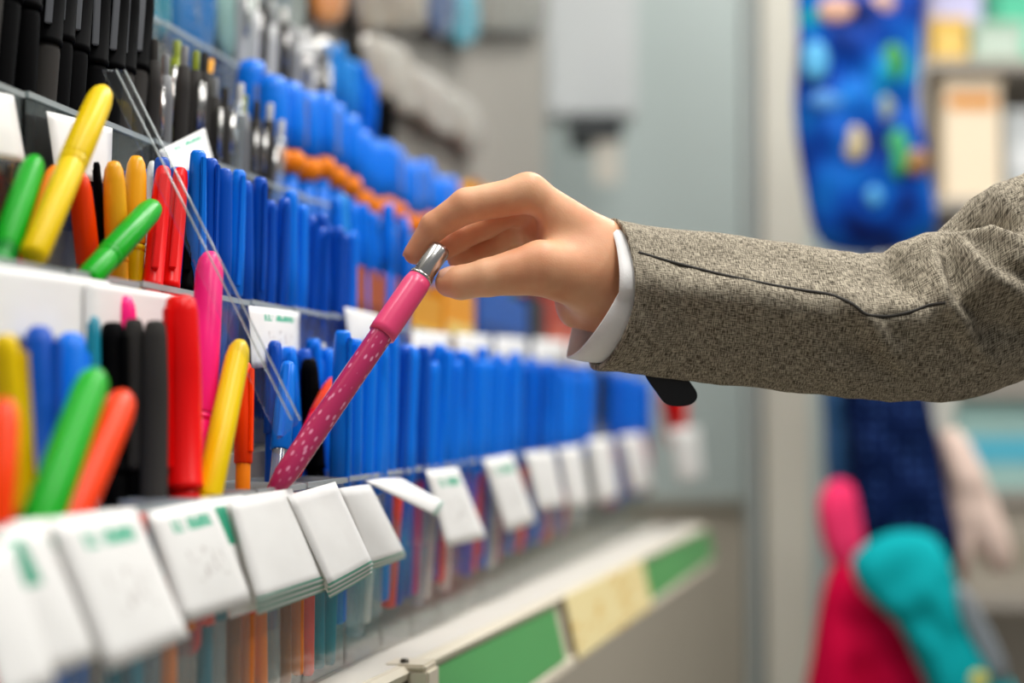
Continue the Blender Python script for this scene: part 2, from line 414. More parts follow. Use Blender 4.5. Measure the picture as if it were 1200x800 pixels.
# tier 4 greys
fill(4, 296, 392, 4, 2, 'click', ['white', 'silver', 'grey'], ['grey', 'silver', 'smoke'], .15, .0062, lambda Y: .372, 'click_pen',
     'grey pen with pale top in the highest tier', 'grey pens of the highest tier', 1.4)
fill(4, 392, 440, 3, 2, 'stick', ['blue', 'skyblue'], ['blue'], .15, .007, lambda Y: .375, 'ballpoint_pen',
     'blue pen in the highest tier beside the grey pens', 'blue pens of the highest tier', 1.3)
fill(4, 440, 470, 3, 2, 'marker', ['black'], ['black'], .15, .0075, lambda Y: .36, 'marker_pen',
     'black marker in the highest tier beside the blue pens', 'black markers of the highest tier', 1.3)
fill(3, 548, 600, 3, 2, 'marker', ['smoke', 'gold', 'brown'], ['smoke', 'brown'], .15, .008, lambda Y: .29, 'marker_pen',
     'brown or dark marker near the far end of the third tier', 'brown markers at the far end of the third tier', 1.3)
fill(3, 608, 700, 3, 2, 'marker', ['red'], ['red', 'green'], .15, .0085, lambda Y: .26, 'marker_pen',
     'red marker at the far end of the third tier above the hand', 'red markers above the hand', 1.3)

# ------------------------------------------------------------------ individual pens, lower tier (near, soft)
L1 = .335
hero((6, 468), (-8, 640), .315, .305, 40, 'felt', 'orange', 'orange', .135, 'felt_pen', 'orange felt pen cut by the left picture edge, lowest of the near pens')
hero((6, 392), (20, 600), .338, .335, 36, 'marker', 'yellow', 'yellow', .175, 'marker_pen', 'upright yellow marker at the left picture edge with a red ring', roll=2)
hero((46, 384), (44, 600), .345, .335, 40, 'marker', 'deepblue', 'deepblue', .175, 'marker_pen', 'dark blue marker, left one of two beside the yellow marker', roll=1.5)
hero((84, 392), (74, 600), .342, .335, 42, 'marker', 'blue', 'blue', .175, 'marker_pen', 'brighter blue marker behind the near green felt pen', roll=2.5)
hero((62, 380), (60, 600), .357, .352, 20, 'stick', 'magenta', 'magenta', .175, 'ballpoint_pen', 'thin magenta capped pen peeking between two blue markers')
hero((108, 372), (100, 600), .353, .345, 26, 'stick', 'teal', 'blue', .175, 'ballpoint_pen', 'teal blue capped pen behind the black pens of the lower tier')
hero((132, 378), (134, 600), .347, .342, 34, 'marker', 'black', 'black', .175, 'marker_pen', 'black marker, left one of three beside the big red marker', roll=1)
hero((157, 374), (158, 600), .338, .335, 28, 'marker', 'smoke', 'black', .175, 'marker_pen', 'charcoal marker in the middle of three beside the big red marker', roll=3)
hero((182, 376), (180, 600), .327, .325, 32, 'marker', 'smoke', 'black', .175, 'marker_pen', 'dark brown black marker standing right beside the big red marker', roll=3, extra=.5)
hero((147, 346), (145, 600), .353, .349, 28, 'felt', 'hotpink', 'hotpink', .175, 'felt_pen', 'pink felt pen whose cap rises above the black markers')
hero((212, 347), (214, 600), .322, .317, 46, 'marker', 'red', 'red', .175, 'marker_pen', 'big red marker standing upright in the near lower tier', roll=-.5, extra=.55)
hero((247, 296), (228, 600), .337, .322, 34, 'felt', 'hotpink', 'pink', .16, 'highlighter_pen', 'hot pink felt pen rising beside the big red marker', extra=.6)
hero((282, 400), (240, 600), .315, .308, 30, 'felt', 'yellow', 'yellow', .135, 'felt_pen', 'yellow felt pen leaning left in front of the orange pen', extra=.75)
hero((287, 425), (284, 600), .328, .322, 22, 'stick', 'orange', 'amber', .175, 'ballpoint_pen', 'slim orange capped pen behind the leaning yellow felt pen', roll=1)
hero((113, 436), (38, 640), .314, .306, 44, 'felt', 'green', 'green', .13, 'felt_pen', 'bright green felt pen leaning left in the near lower tier', extra=.8)
hero((146, 462), (68, 640), .307, .303, 42, 'felt', 'orange', 'orange', .125, 'felt_pen', 'bright orange felt pen leaning left beside the green one', extra=.8)
# between yellow and the pink pen
hero((322, 400), (318, 600), .340, .335, 22, 'stick', 'deepblue', 'deepblue', .175, 'ballpoint_pen', 'deep blue capped pen left of the clear divider edge')
hero((338, 425), (322, 600), .325, .318, 24, 'stick', 'blue', 'clear', .135, 'ballpoint_pen', 'blue capped pen with clear barrel just left of the pink pen')
hero((362, 420), (372, 600), .342, .337, 24, 'marker', 'black', 'black', .175, 'marker_pen', 'black marker behind the red felt pen in the lower tier')
hero((378, 402), (384, 600), .352, .347, 16, 'click', 'silver', 'silver', .175, 'click_pen', 'silver click pen with pale top behind the pink pen')
hero((402, 408), (398, 600), .345, .34, 16, 'click', 'white', 'silver', .175, 'click_pen', 'white topped silver click pen next to the first blue pens')
hero((394, 446), (338, 560), .325, .318, 24, 'felt', 'rust', 'red', .12, 'felt_pen', 'red orange felt pen leaning parallel behind the held pink pen')
hero((408, 490), (382, 600), .315, .31, 9, 'stick', 'clear', 'clear', .10, 'ballpoint_pen', 'clear ballpoint leaning right behind the white tags, lower of two')
hero((398, 470), (392, 600), .327, .322, 9, 'stick', 'clear', 'clear', .12, 'ballpoint_pen', 'clear ballpoint standing behind the white tags, upright one of two')
# ------------------------------------------------------------------ individual pens, second tier
hero((42, 185), (-4, 320), .388, .378, 32, 'felt', 'green', 'darkgreen', .13, 'felt_pen', 'glossy green felt pen at the left edge of the second tier', extra=.5)
hero((122, 104), (26, 330), .378, .366, 33, 'felt', 'yellow', 'yellow', .135, 'felt_pen', 'long yellow felt pen leaning across the top left bins', extra=.45)
hero((66, 196), (26, 330), .402, .395, 26, 'felt', 'amber', 'orange', .13, 'felt_pen', 'orange felt pen behind the long yellow felt pen')
hero((92, 200), (106, 330), .400, .396, 28, 'felt', 'orange', 'red', .125, 'felt_pen', 'red orange felt pen right of the long yellow one')
hero((113, 190), (122, 330), .398, .394, 12, 'stick', 'black', 'brown', .125, 'ballpoint_pen', 'thin black capped pen left of the two gold pens')
hero((133, 188), (138, 330), .388, .384, 27, 'felt', 'gold', 'gold', .13, 'felt_pen', 'golden yellow felt pen, left one of the pair')
hero((160, 182), (156, 330), .388, .384, 26, 'felt', 'gold', 'yellow', .13, 'felt_pen', 'golden yellow felt pen, right one of the pair')
hero((179, 188), (170, 340), .398, .394, 15, 'felt', 'white', 'white', .13, 'felt_pen', 'slim white felt pen between gold and red pens')
hero((192, 196), (178, 345), .376, .372, 23, 'marker', 'red', 'red', .125, 'marker_pen', 'red marker, left one of the upright pair', roll=.3, extra=.6)
hero((212, 198), (198, 350), .374, .370, 22, 'marker', 'red', 'red', .125, 'marker_pen', 'red marker, right one of the upright pair', roll=.3, extra=.6)
hero((229, 200), (219, 350), .374, .370, 15, 'marker', 'black', 'black', .125, 'marker_pen', 'thin black marker between red markers and the deep blue pens', extra=.6)
hero((182, 240), (100, 330), .370, .364, 30, 'felt', 'green', 'green', .105, 'felt_pen', 'bright green felt pen leaning low across the gold pens', extra=.68)
hero((449, 266), (430, 345), .404, .400, 22, 'marker', 'black', 'black', .12, 'marker_pen', 'black pointed marker above the orange cartons')
# third tier
hero((170, 27), (140, 200), .445, .440, 17, 'click', 'gold', 'amber', .15, 'click_pen', 'amber click pen with yellow button right of the black markers', roll=.3)
hero((208, 48), (204, 180), .452, .447, 20, 'click', 'olive', 'olive', .14, 'click_pen', 'olive green click pen with pale collar in the third tier')
hero((248, 70), (232, 180), .445, .440, 14, 'click', 'gold', 'smoke', .14, 'click_pen', 'grey click pen with yellow button near the tilted tag')
hero((787, 455), (795, 520), .26, .26, 30, 'marker', 'red', 'red', .14, 'marker_pen', 'red marker at the very far end below the sleeve')

# ------------------------------------------------------------------ cards and tags
def tagmat(kind):
    nm = 'price tag paper ' + kind
    if nm in MC: return MC[nm]
    m = bpy.data.materials.new(nm); m.use_nodes = True; nt = m.node_tree; b = nt.nodes['Principled BSDF']
    b.inputs['Roughness'].default_value = .45
    tc = nt.nodes.new('ShaderNodeUVMap'); sx = nt.nodes.new('ShaderNodeSeparateXYZ'); nt.links.new(tc.outputs[0], sx.inputs[0])
    def box(src, lo, hi):
        a = nt.nodes.new('ShaderNodeMath'); a.operation = 'GREATER_THAN'; nt.links.new(src, a.inputs[0]); a.inputs[1].default_value = lo
        c = nt.nodes.new('ShaderNodeMath'); c.operation = 'LESS_THAN'; nt.links.new(src, c.inputs[0]); c.inputs[1].default_value = hi
        d = nt.nodes.new('ShaderNodeMath'); d.operation = 'MULTIPLY'; nt.links.new(a.outputs[0], d.inputs[0]); nt.links.new(c.outputs[0], d.inputs[1]); return d.outputs[0]
    base = nt.nodes.new('ShaderNodeTexNoise'); base.inputs['Scale'].default_value = 4
    mx = nt.nodes.new('ShaderNodeMix'); mx.data_type = 'RGBA'; mx.inputs[6].default_value = lin('eceae6'); mx.inputs[7].default_value = lin('f6f5f2')
    nt.links.new(tc.outputs[0], base.inputs[0]); nt.links.new(base.outputs['Fac'], mx.inputs[0]); col = mx.outputs[2]
    def ink(col, fac, c):
        k = nt.nodes.new('ShaderNodeMix'); k.data_type = 'RGBA'; nt.links.new(fac, k.inputs[0]); nt.links.new(col, k.inputs[6]); k.inputs[7].default_value = lin(c); return k.outputs[2]
    def mul(a, b_):
        d = nt.nodes.new('ShaderNodeMath'); d.operation = 'MULTIPLY'; nt.links.new(a, d.inputs[0]); nt.links.new(b_, d.inputs[1]); return d.outputs[0]
    if 'text' in kind:
        mp = nt.nodes.new('ShaderNodeMapping'); mp.inputs['Scale'].default_value = (26, 3, 1); n = nt.nodes.new('ShaderNodeTexNoise'); n.inputs['Scale'].default_value = 1
        nt.links.new(tc.outputs[0], mp.inputs[0]); nt.links.new(mp.outputs[0], n.inputs[0])
        stroke = box(n.outputs['Fac'], .40, .9)
        f = mul(mul(box(sx.outputs[0], .25, .85), box(sx.outputs[1], .77, .88)), stroke)
        col = ink(col, f, '4fb592')
        mp2 = nt.nodes.new('ShaderNodeMapping'); mp2.inputs['Scale'].default_value = (18, 9, 1); n2 = nt.nodes.new('ShaderNodeTexNoise'); n2.inputs['Scale'].default_value = 1
        nt.links.new(tc.outputs[0], mp2.inputs[0]); nt.links.new(mp2.outputs[0], n2.inputs[0])
        f2 = mul(mul(box(sx.outputs[0], .3, .8), box(sx.outputs[1], .3, .6)), box(n2.outputs['Fac'], .58, .9))
        col = ink(col, f2, 'cfcac6')
    if 'edge' in kind:
        col = ink(col, box(sx.outputs[1], .035, .06), '6fb8a0'); col = ink(col, box(sx.outputs[1], .0, .015), '8fc4b2')
    if 'corner' in kind:
        s = nt.nodes.new('ShaderNodeMath'); s.operation = 'MULTIPLY_ADD'; nt.links.new(sx.outputs[0], s.inputs[0]); s.inputs[1].default_value = .8; nt.links.new(sx.outputs[1], s.inputs[2])
        f = mul(box(sx.outputs[0], .0, .42), box(sx.outputs[1], .6, .93)); col = ink(col, f, '2fa07c')
    nt.links.new(col, b.inputs['Base Color']); MC[nm] = m; return m
def sheet(c4, bulge=0, curl=0, th=.0006, n=8, inv=None):
    """c4: top-left, top-right, bottom-right, bottom-left"""
    bm = bmesh.new(); uvl = bm.loops.layers.uv.new('UVMap'); g = []; uvs = {}
    nrm = (c4[1] - c4[0]).cross(c4[3] - c4[0]).normalized()
    if nrm.dot(CAM - c4[0]) < 0: nrm = -nrm
    for side in (0, 1):
        gg = []
        for j in range(n + 1):
            row = []
            for i in range(n + 1):
                u = i / n; v = j / n
                p = (c4[0] * (1 - u) + c4[1] * u) * (1 - v) + (c4[3] * (1 - u) + c4[2] * u) * v
                p = p + nrm * (bulge * math.sin(math.pi * u) * (.4 + .6 * math.sin(math.pi * v)) + curl * v * v - side * th)
                vv = bm.verts.new(inv @ p if inv else p); uvs[vv] = (u, 1 - v); row.append(vv)
            gg.append(row)
        g.append(gg)
    for s in (0, 1):
        for j in range(n):
            for i in range(n):
                q = (g[s][j][i], g[s][j][i + 1], g[s][j + 1][i + 1], g[s][j + 1][i])
                bm.faces.new(q if s == 0 else q[::-1])
    a, b = g
    for i in range(n):
        bm.faces.new((a[0][i], a[0][i + 1], b[0][i + 1], b[0][i])); bm.faces.new((a[n][i], a[n][i + 1], b[n][i + 1], b[n][i]))
        bm.faces.new((a[i][0], a[i + 1][0], b[i + 1][0], b[i][0])); bm.faces.new((a[i][n], a[i + 1][n], b[i + 1][n], b[i][n]))
    for f in bm.faces:
        for l in f.loops: l[uvl].uv = uvs[l.vert]
    return tomesh(bm)
def price_tag(q, Dt, Db, kind, label, stack=1, bulge=.002, curl=0, name='price_tag', cat='price tag', group=None):
    P = [lane(*q[0], Dt), lane(*q[1], Dt), lane(*q[2], Db), lane(*q[3], Db)]
    e = empty(name, (P[0] + P[1]) / 2); inv = e.matrix_world.inverted(); tag(e, label, cat, group)
    for s in range(stack):
        off = -EN * .0022 * s + (P[2] - P[1]).normalized() * .0035 * s + (P[1] - P[0]).normalized() * .002 * s
        link('card', sheet([p + off for p in P], bulge, curl, inv=inv), tagmat(kind), e, True)
    # clip that hooks over the bin rim
    u = (P[1] - P[0]).normalized(); mid = (P[0] + P[1]) / 2
    return e
T = .2965; B = .282
price_tag([(-48, 650), (14, 636), (66, 800), (5, 830)], .292, .277, 'plain', 'blurred white price tag cut by the bottom left picture corner')
price_tag([(-8, 622), (50, 614), (122, 768), (58, 792)], .2945, .28, 'corner', 'white price tag with a green corner mark near the left picture edge')
price_tag([(12, 612), (74, 606), (150, 752), (88, 768)], .2975, .284, 'text', 'white price tag with green text, tucked under the largest tag')
price_tag([(56, 608), (158, 594), (222, 746), (128, 786)], .2935, .276, 'text', 'largest white price tag with green heading in the near lower row')
price_tag([(172, 600), (246, 584), (298, 704), (216, 730)], .296, .283, 'text', 'grey white price tag with green heading, right of the largest tag')
price_tag([(240, 586), (284, 580), (322, 708), (270, 724)], .2975, .287, 'corner', 'narrow white price tag with a green mark behind the layered tags')
price_tag([(268, 584), (342, 572), (384, 680), (304, 707)], .294, .279, 'edge', 'layered white price tag below the tip of the pink pen', stack=3)
price_tag([(337, 580), (393, 564), (438, 662), (388, 690)], .2915, .275, 'edge', 'layered white price tag overhanging the bin right of the pink pen tip', stack=3)
price_tag([(396, 572), (434, 567), (476, 650), (430, 666)], .295, .284, 'edge', 'crumpled white price tag in front of the first blue pens', stack=2, bulge=.004)
price_tag([(428, 563), (470, 560), (520, 588), (512, 604)], .296, .27, 'edge', 'curled white price tag twisting sideways over the bin rim', bulge=.003)
price_tag([(499, 551), (536, 547), (570, 630), (524, 641)], .2945, .285, 'text', 'white price tag with green text right of the curled tag')
price_tag([(566, 538), (600, 532), (628, 611), (594, 623)], .2945, .286, 'text', 'white price tag below the middle of the bright blue pens')
price_tag([(615, 530), (648, 528), (662, 592), (632, 598)], .2945, .288, 'plain', 'short blurred white price tag, fourth from the far end')
price_tag([(655, 526), (680, 522), (692, 590), (668, 594)], .2945, .288, 'plain', 'narrow blurred white price tag, third from the far end')
price_tag([(689, 515), (715, 512), (726, 580), (702, 590)], .2945, .288, 'plain', 'blurred white price tag below the far black markers')
price_tag([(726, 510), (751, 508), (765, 570), (742, 576)], .2945, .288, 'plain', 'blurred white price tag below the last blue pens')
price_tag([(785, 503), (818, 500), (824, 560), (796, 566)], .240, .237, 'plain', 'faint beige price tag at the very far end of the shelf')
# tier 2 cards
price_tag([(-60, 302), (128, 330), (128, 404), (-60, 398)], .3555, .353, 'plain', 'long white card strip on the near second tier', name='card_strip', cat='card strip', bulge=0)
price_tag([(100, 328), (228, 350), (228, 412), (100, 402)], .3535, .351, 'plain', 'white card strip right half, behind the big red marker', name='card_strip', cat='card strip', bulge=0)
price_tag([(292, 358), (351, 366), (351, 424), (296, 432)], .358, .352, 'text', 'white price tag with green text beside the clear divider edge')
price_tag([(404, 360), (446, 370), (440, 402), (410, 402)], .358, .354, 'plain', 'small white price tag behind the shaft of the pink pen')
for k, (x0, x1) in enumerate(((484, 528), (536, 576), (582, 618), (626, 664), (670, 704))):
    price_tag([(x0, 388 + k * 3), (x1, 391 + k * 3), (x1, 416 + k * 3), (x0, 415 + k * 3)], .356, .353, 'plain', 'blurred white card on the second tier behind the bright blue pens', group='white cards behind the bright blue pens')
# tier 3 cards
price_tag([(-60, 96), (16, 112), (30, 190), (-60, 180)], .417, .41, 'plain', 'rounded white card at the left edge of the third tier', name='price_card', cat='price card')
price_tag([(55, 130), (132, 150), (130, 216), (66, 206)], .4175, .412, 'plain', 'cream white card behind the long yellow felt pen', name='price_card', cat='price card')
price_tag([(186, 176), (240, 150), (252, 194), (204, 206)], .417, .41, 'text', 'tilted white price tag above the red markers')
price_tag([(300, 78), (352, 108), (352, 140), (304, 122)], .478, .474, 'plain', 'pale card on the highest tier above the blue caps', name='price_card', cat='price card')

# ------------------------------------------------------------------ clear slanted dividers
def divider(pt, pb, Y, label, wid=.006):
    t = at(*pt, Y); b = at(*pb, Y); zt = t.z; zb = b.z
    bx = S(Y, .535, 0).x
    th = .0035
    e = empty('clear_divider', Vector((b.x, Y, b.z))); inv = e.matrix_world.inverted(); tag(e, label, 'divider')
    bm = bmesh.new()
    poly = [Vector((t.x, Y, zt)), Vector((b.x, Y, zb)), Vector((b.x - .012, Y, zb - .01)), Vector((t.x - .012, Y, zt))]
    fr = [bm.verts.new(inv @ p) for p in poly]; bk = [bm.verts.new(inv @ (p + Vector((0, th, 0)))) for p in poly]
    bm.faces.new(fr); bm.faces.new(bk[::-1])
    for i in range(4): bm.faces.new((fr[i], fr[(i + 1) % 4], bk[(i + 1) % 4], bk[i]))
    link('sheet', tomesh(bm), ACR, e, False)
    d = (b - t); s = Vector((-.0046, 0, .0)); EDG = clear('bright acrylic edge', 'e8eef0', .2, .2, .3)
    for k in (0, 1):
        link('polished_edge', tomesh(tube([inv @ (t + s * k), inv @ (b + s * k)], +.0006, 6)), EDG, e)
divider((146, 82), (352, 492), .815, 'clear acrylic divider whose bright slanted edge crosses beside the hot pink pen')

# ------------------------------------------------------------------ cartons and packets
def carton(pl, pr, yt, yb, D, dep, col, band, name, label, cat='carton', tabm=True):
    a = lane(pl, yt, D); b = lane(pr, yt, D); lo = lane((pl + pr) / 2, yb, D)
    W = (b - a); W.z = 0; wl = W.length; h = (a.z + b.z) / 2 - lo.z
    mid = (a + b) / 2; mid.z = lo.z
    e = empty(name, Matrix.Translation(mid) @ Matrix.Rotation(YAW, 4, 'Z')); tag(e, label, cat)
    w = wl / 2
    link('box_body', tomesh(addbox(bmesh.new(), (-dep, -w, 0), (0, w, h), .001)), mat('carton ' + col, col, .4, var=.05, vscale=30), e, False)
    link('printed_band', tomesh(addbox(bmesh.new(), (-.001, -w * .9, h * .15), (.0006, w * .9, h * .4))), mat('carton ' + band, band, .4), e, False)
    if tabm: link('hang_tab', tomesh(addbox(bmesh.new(), (-dep * .5 - .0006, -w * .5, h), (-dep * .5 + .0006, w * .5, h + .012), .0003)), mat('carton ' + col, col, .4), e, False)
carton(414, 470, 318, 385, .384, .02, 'b0521c', '8c3c14', 'carton', 'brownish orange carton behind the head of the pink pen')
carton(482, 518, 346, 405, .384, .02, 'e09a20', 'f0c040', 'carton', 'amber carton directly below the thumb')
carton(522, 556, 340, 405, .384, .02, 'ee9c1c', 'f3d070', 'carton', 'orange yellow carton left of the blue carton below the hand')
carton(562, 618, 344, 410, .384, .02, '1557ac', '0e3f84', 'carton', 'blue carton below the wrist')
carton(622, 638, 348, 412, .384, .02, '22252e', '3a3c44', 'carton', 'dark narrow carton between the blue and the red one')
carton(642, 690, 350, 414, .384, .02, 'b03a26', 'd86a50', 'carton', 'red brown carton behind the shirt cuff')
fill(2, 430, 520, 3, 1, 'stick', ['blue', 'blue', 'skyblue'], ['blue'], .16, .0065, lambda Y: .185, 'ballpoint_pen',
     'blue capped pen standing behind the orange cartons beside the fingertips', 'blue pens behind the orange cartons', 1.2, Doff=.02)

def catmull(pts, n=6):
    out = []; m = len(pts)
    for i in range(m):
        p0, p1, p2, p3 = [Vector(pts[(i + k) % m]) for k in (-1, 0, 1, 2)]
        for j in range(n):
            t = j / n
            out.append(.5 * ((2 * p1) + (p2 - p0) * t + (2 * p0 - 5 * p1 + 4 * p2 - p3) * t * t + (3 * p1 - p0 - 3 * p2 + p3) * t ** 3))
    return out
def pillow(outline, Y, th, wr=.004, seed=0, rings=12, cen=None, fold=0, D=None):
    """soft stuffed or draped shape: outline in picture columns at depth Y, with a real thickness"""
    pts = catmull([(x, y, 0) for x, y in outline])
    W = [at(p.x, p.y, Y) for p in pts] if D is None else [lane(p.x, p.y, D) for p in pts]
    fd = Vector((0, -1, 0)) if D is None else EN
    c = sum(W, Vector()) / len(W) if cen is None else at(*cen, Y)
    bm = bmesh.new(); n = len(W); sides = []
    for s in (1, -1):
        cv = bm.verts.new(c + fd * (s * th)); rr = []
        for k in range(1, rings + 1):
            q = k / rings; row = []
            if k == rings and s == -1: row = sides[0][1][-1]
            else:
                for p in W:
                    v = c + (p - c) * q; hgt = th * math.sqrt(max(0, 1 - q ** 3)) + (wr * noise.noise(v * 22 + Vector((seed, 0, 0))) + fold * math.sin((v.x * 90) + seed + 2.5 * noise.noise(v * 6))) * (1 - q ** 4)
                    row.append(bm.verts.new(v + fd * (s * hgt)))
            rr.append(row)
        sides.append((cv, rr))
    for cv, rr in sides:
        for i in range(n):
            bm.faces.new((cv, rr[0][i], rr[0][(i + 1) % n]))
        for a, b in zip(rr, rr[1:]):
            for i in range(n):
                try: bm.faces.new((a[i], b[i], b[(i + 1) % n], a[(i + 1) % n]))
                except ValueError: pass
    return tomesh(bm), c
def soft(name, label, cat, outline, Y, th, m, patches=(), group=None, **k):
    me, c = pillow(outline, Y, th, **k)
    e = empty(name, c); tag(e, label, cat, group); me.transform(Matrix.Translation(-c)); link('cloth_body' if th > .03 else 'packet_body', me, m, e)
    for pn, pc, ol, col in patches:
        pm, c2 = pillow(ol, Y - th * .93, .006, wr=.001, rings=4)
        pm.transform(Matrix.Translation(-c)); link(pn, pm, mat('print ' + col, col, .5), e)
    return e
def ell(x, y, a, b, n=8): return [(x + a * math.cos(2 * math.pi * i / n), y + b * math.sin(2 * math.pi * i / n)) for i in range(n)]
# top tier packets
film = lambda c: mat('shiny film ' + c, c, .25, bump=.3, bscale=60, var=.25, vscale=25, coat=.4)
Yt = lambda px, D=.505: laneY(px, D)
soft('packet', 'teal film packet at the top left, nearest of the teal ones', 'packet', [(134, -50), (190, -50), (200, 20), (184, 52), (156, 36), (140, 14)], None, .008, film('0a7488'), wr=.004, D=.50)
soft('packet', 'blue teal film packet in the highest tier left of the pale one', 'packet', [(184, -50), (244, -50), (250, 40), (238, 78), (208, 70), (190, 40)], None, .008, film('0a629c'), wr=.004, D=.50)
soft('packet', 'pale grey green film packet at the top beside the grey pens', 'packet', [(246, -40), (296, -40), (300, 50), (290, 84), (262, 70), (250, 30)], None, .008, film('8fb4ac'), wr=.004, D=.50)
soft('packet', 'orange packet high above the blue pens', 'packet', [(362, -40), (402, -40), (404, 6), (396, 28), (372, 26), (364, 4)], None, .008, film('cf8238'), D=.527)
soft('packet', 'small dark blue packet at the top middle', 'packet', [(500, -30), (532, -30), (534, 20), (522, 44), (504, 36)], None, .008, film('183c74'), D=.527)
soft('packet', 'small teal packet right of the dark blue one at the top middle', 'packet', [(528, -10), (556, -10), (560, 36), (546, 56), (530, 46)], None, .008, film('1f8fa6'), D=.527)
soft('packet', 'grey green packet at the top above the grey pens', 'packet', [(312, -50), (352, -50), (356, 20), (346, 44), (322, 40), (314, 10)], None, .008, film('77807a'), D=.527)
soft('packet', 'round pale packet hanging over the grey pens', 'packet', ell(376, 66, 15, 24), None, .008, film('d8d4cc'), D=.527)
soft('packet', 'dull brown packet at the far end of the back board', 'packet', [(556, -60), (640, -60), (642, 10), (636, 34), (600, 38), (562, 34), (556, 10)], None, .008, film('6f655a'), D=.527)
soft('packet', 'pale beige packet on the back board, nearest of the pale diagonal three', 'packet', [(424, 40), (470, 52), (486, 90), (488, 136), (450, 118), (428, 84)], None, .008, film('aea69c'), D=.527)
soft('packet', 'pale beige packet on the back board, middle of the diagonal three', 'packet', [(478, 76), (516, 92), (532, 124), (530, 160), (500, 146), (482, 118)], None, .008, film('b0a8a0'), D=.527)
soft('packet', 'pale beige packet on the back board, farthest of the diagonal three', 'packet', [(526, 106), (552, 118), (566, 150), (562, 182), (542, 172), (528, 146)], None, .008, film('a9a299'), D=.527)
soft('packet', 'grey brown packet hanging on the back board at the top', 'packet', [(410, -50), (500, -50), (502, 10), (496, 34), (450, 36), (416, 30)], None, .008, film('8a7c6c'), D=.527)

# ------------------------------------------------------------------ right-hand rack and hanging goods
def blotch(name, base, cols, scale):
    m = mat(name, base, .6, spec=.15); nt = m.node_tree; b = nt.nodes['Principled BSDF']
    tc = nt.nodes.new('ShaderNodeTexCoord'); n = nt.nodes.new('ShaderNodeTexNoise'); n.inputs['Scale'].default_value = scale; n.inputs['Detail'].default_value = 1
    cr = nt.nodes.new('ShaderNodeValToRGB'); els = cr.color_ramp.elements
    els[0].position = cols[0][0]; els[0].color = lin(cols[0][1]); els[1].position = cols[1][0]; els[1].color = lin(cols[1][1])
    for p, c in cols[2:]:
        e = els.new(p); e.color = lin(c)
    nt.links.new(tc.outputs['Object'], n.inputs[0]); nt.links.new(n.outputs['Fac'], cr.inputs[0]); nt.links.new(cr.outputs[0], b.inputs['Base Color']); return m
BLU = blotch('blue printed cloth', '0e57b8', [(.30, '041c60'), (.62, '0a74d0'), (.45, '0448b0'), (.70, '12a0b0')], 11)
YR = 2.45
rack = empty('display_rack', Vector((at(1030, 400, YR + .2).x, YR + .2, 0))); tag(rack, 'grey metal rack post behind the hanging blue and teal goods', 'rack')
RM = mat('rack metal', '8c9090', .35, .9)
link('pole', tomesh(lathe([(0, 0), (.12, 0), (.12, .015), (.018, .02), (.018, 2.3), (0, 2.3)], 20)), RM, rack)
for zz, xx in ((1.98, -.05), (1.98, .05), (1.30, -.06), (1.27, .08), (1.08, .03)):
    link('hook_arm', tomesh(tube([(0, 0, zz), (xx, -.06, zz + .004), (xx, -.12, zz), (xx, -.14, zz + .02)], .004, 8)), RM, rack)
soft('printed_bag', 'blue printed cloth bag with pale oval motifs hanging beside the grey post', 'bag',
     [(938, -60), (1000, -75), (1078, -60), (1080, 60), (1076, 120), (1090, 200), (1096, 270), (1060, 292), (1000, 298), (958, 280), (940, 210), (930, 130), (934, 50)], YR, .05, BLU,
     [('printed_motif', 'x', ell(1001, 168, 14, 22), 'c9b98e'), ('printed_motif', 'x', ell(1036, 128, 12, 17), '8f9c84'), ('printed_motif', 'x', ell(956, 72, 16, 24), '58b4e4'),
      ('printed_motif', 'x', ell(1046, 74, 16, 24), '2a8f3c'), ('printed_motif', 'x', ell(1052, 180, 14, 30), '2fa060'), ('printed_motif', 'x', ell(1074, 190, 16, 16), '9c7040'),
      ('printed_motif', 'x', ell(970, 118, 22, 12), '4a8fd4'), ('printed_motif', 'x', ell(980, 12, 22, 16), 'd8a890'), ('printed_motif', 'x', ell(1032, 4, 18, 14), 'd0a894'),
      ('printed_motif', 'x', ell(1024, 230, 10, 12), '4fa6dc')], wr=.016, fold=.004, cen=(1010, 110))
def dots(name, base, ink, scale):
    m = mat(name, base, .85, spec=.05); nt = m.node_tree; b = nt.nodes['Principled BSDF']
    tc = nt.nodes.new('ShaderNodeTexCoord'); v = nt.nodes.new('ShaderNodeTexVoronoi'); v.inputs['Scale'].default_value = scale; v.inputs['Randomness'].default_value = .15
    cr = nt.nodes.new('ShaderNodeValToRGB'); cr.color_ramp.elements[0].position = .2; cr.color_ramp.elements[1].position = .26; cr.color_ramp.elements[0].color = lin(ink); cr.color_ramp.elements[1].color = lin(base)
    nt.links.new(tc.outputs['Object'], v.inputs[0]); nt.links.new(v.outputs['Distance'], cr.inputs[0]); nt.links.new(cr.outputs[0], b.inputs['Base Color']); return m
soft('hanging_garment', 'dark teal blue garment hanging beside the post below the sleeve', 'garment', [(966, 430), (1000, 430), (1008, 500), (1000, 580), (972, 580), (966, 500)], YR + .04, .035, mat('dark blue cloth', '0c4a78', .7), wr=.008)
soft('hanging_garment', 'navy garment with tiny pale dots hanging below the sleeve', 'garment', [(990, 420), (1070, 420), (1096, 500), (1112, 580), (1122, 655), (1060, 680), (1010, 650), (996, 540)], YR - .03, .04, dots('navy dotted cloth', '0a1a40', '34508c', 55), wr=.012, cen=(1050, 560))
soft('hanging_garment', 'small bright pink garment between post and navy dotted one', 'garment', [(960, 584), (978, 562), (1004, 570), (1024, 610), (1026, 650), (1006, 672), (978, 664), (962, 626)], YR - .02, .03, mat('bright pink cloth', 'fa3c70', .8, spec=.08), wr=.006)
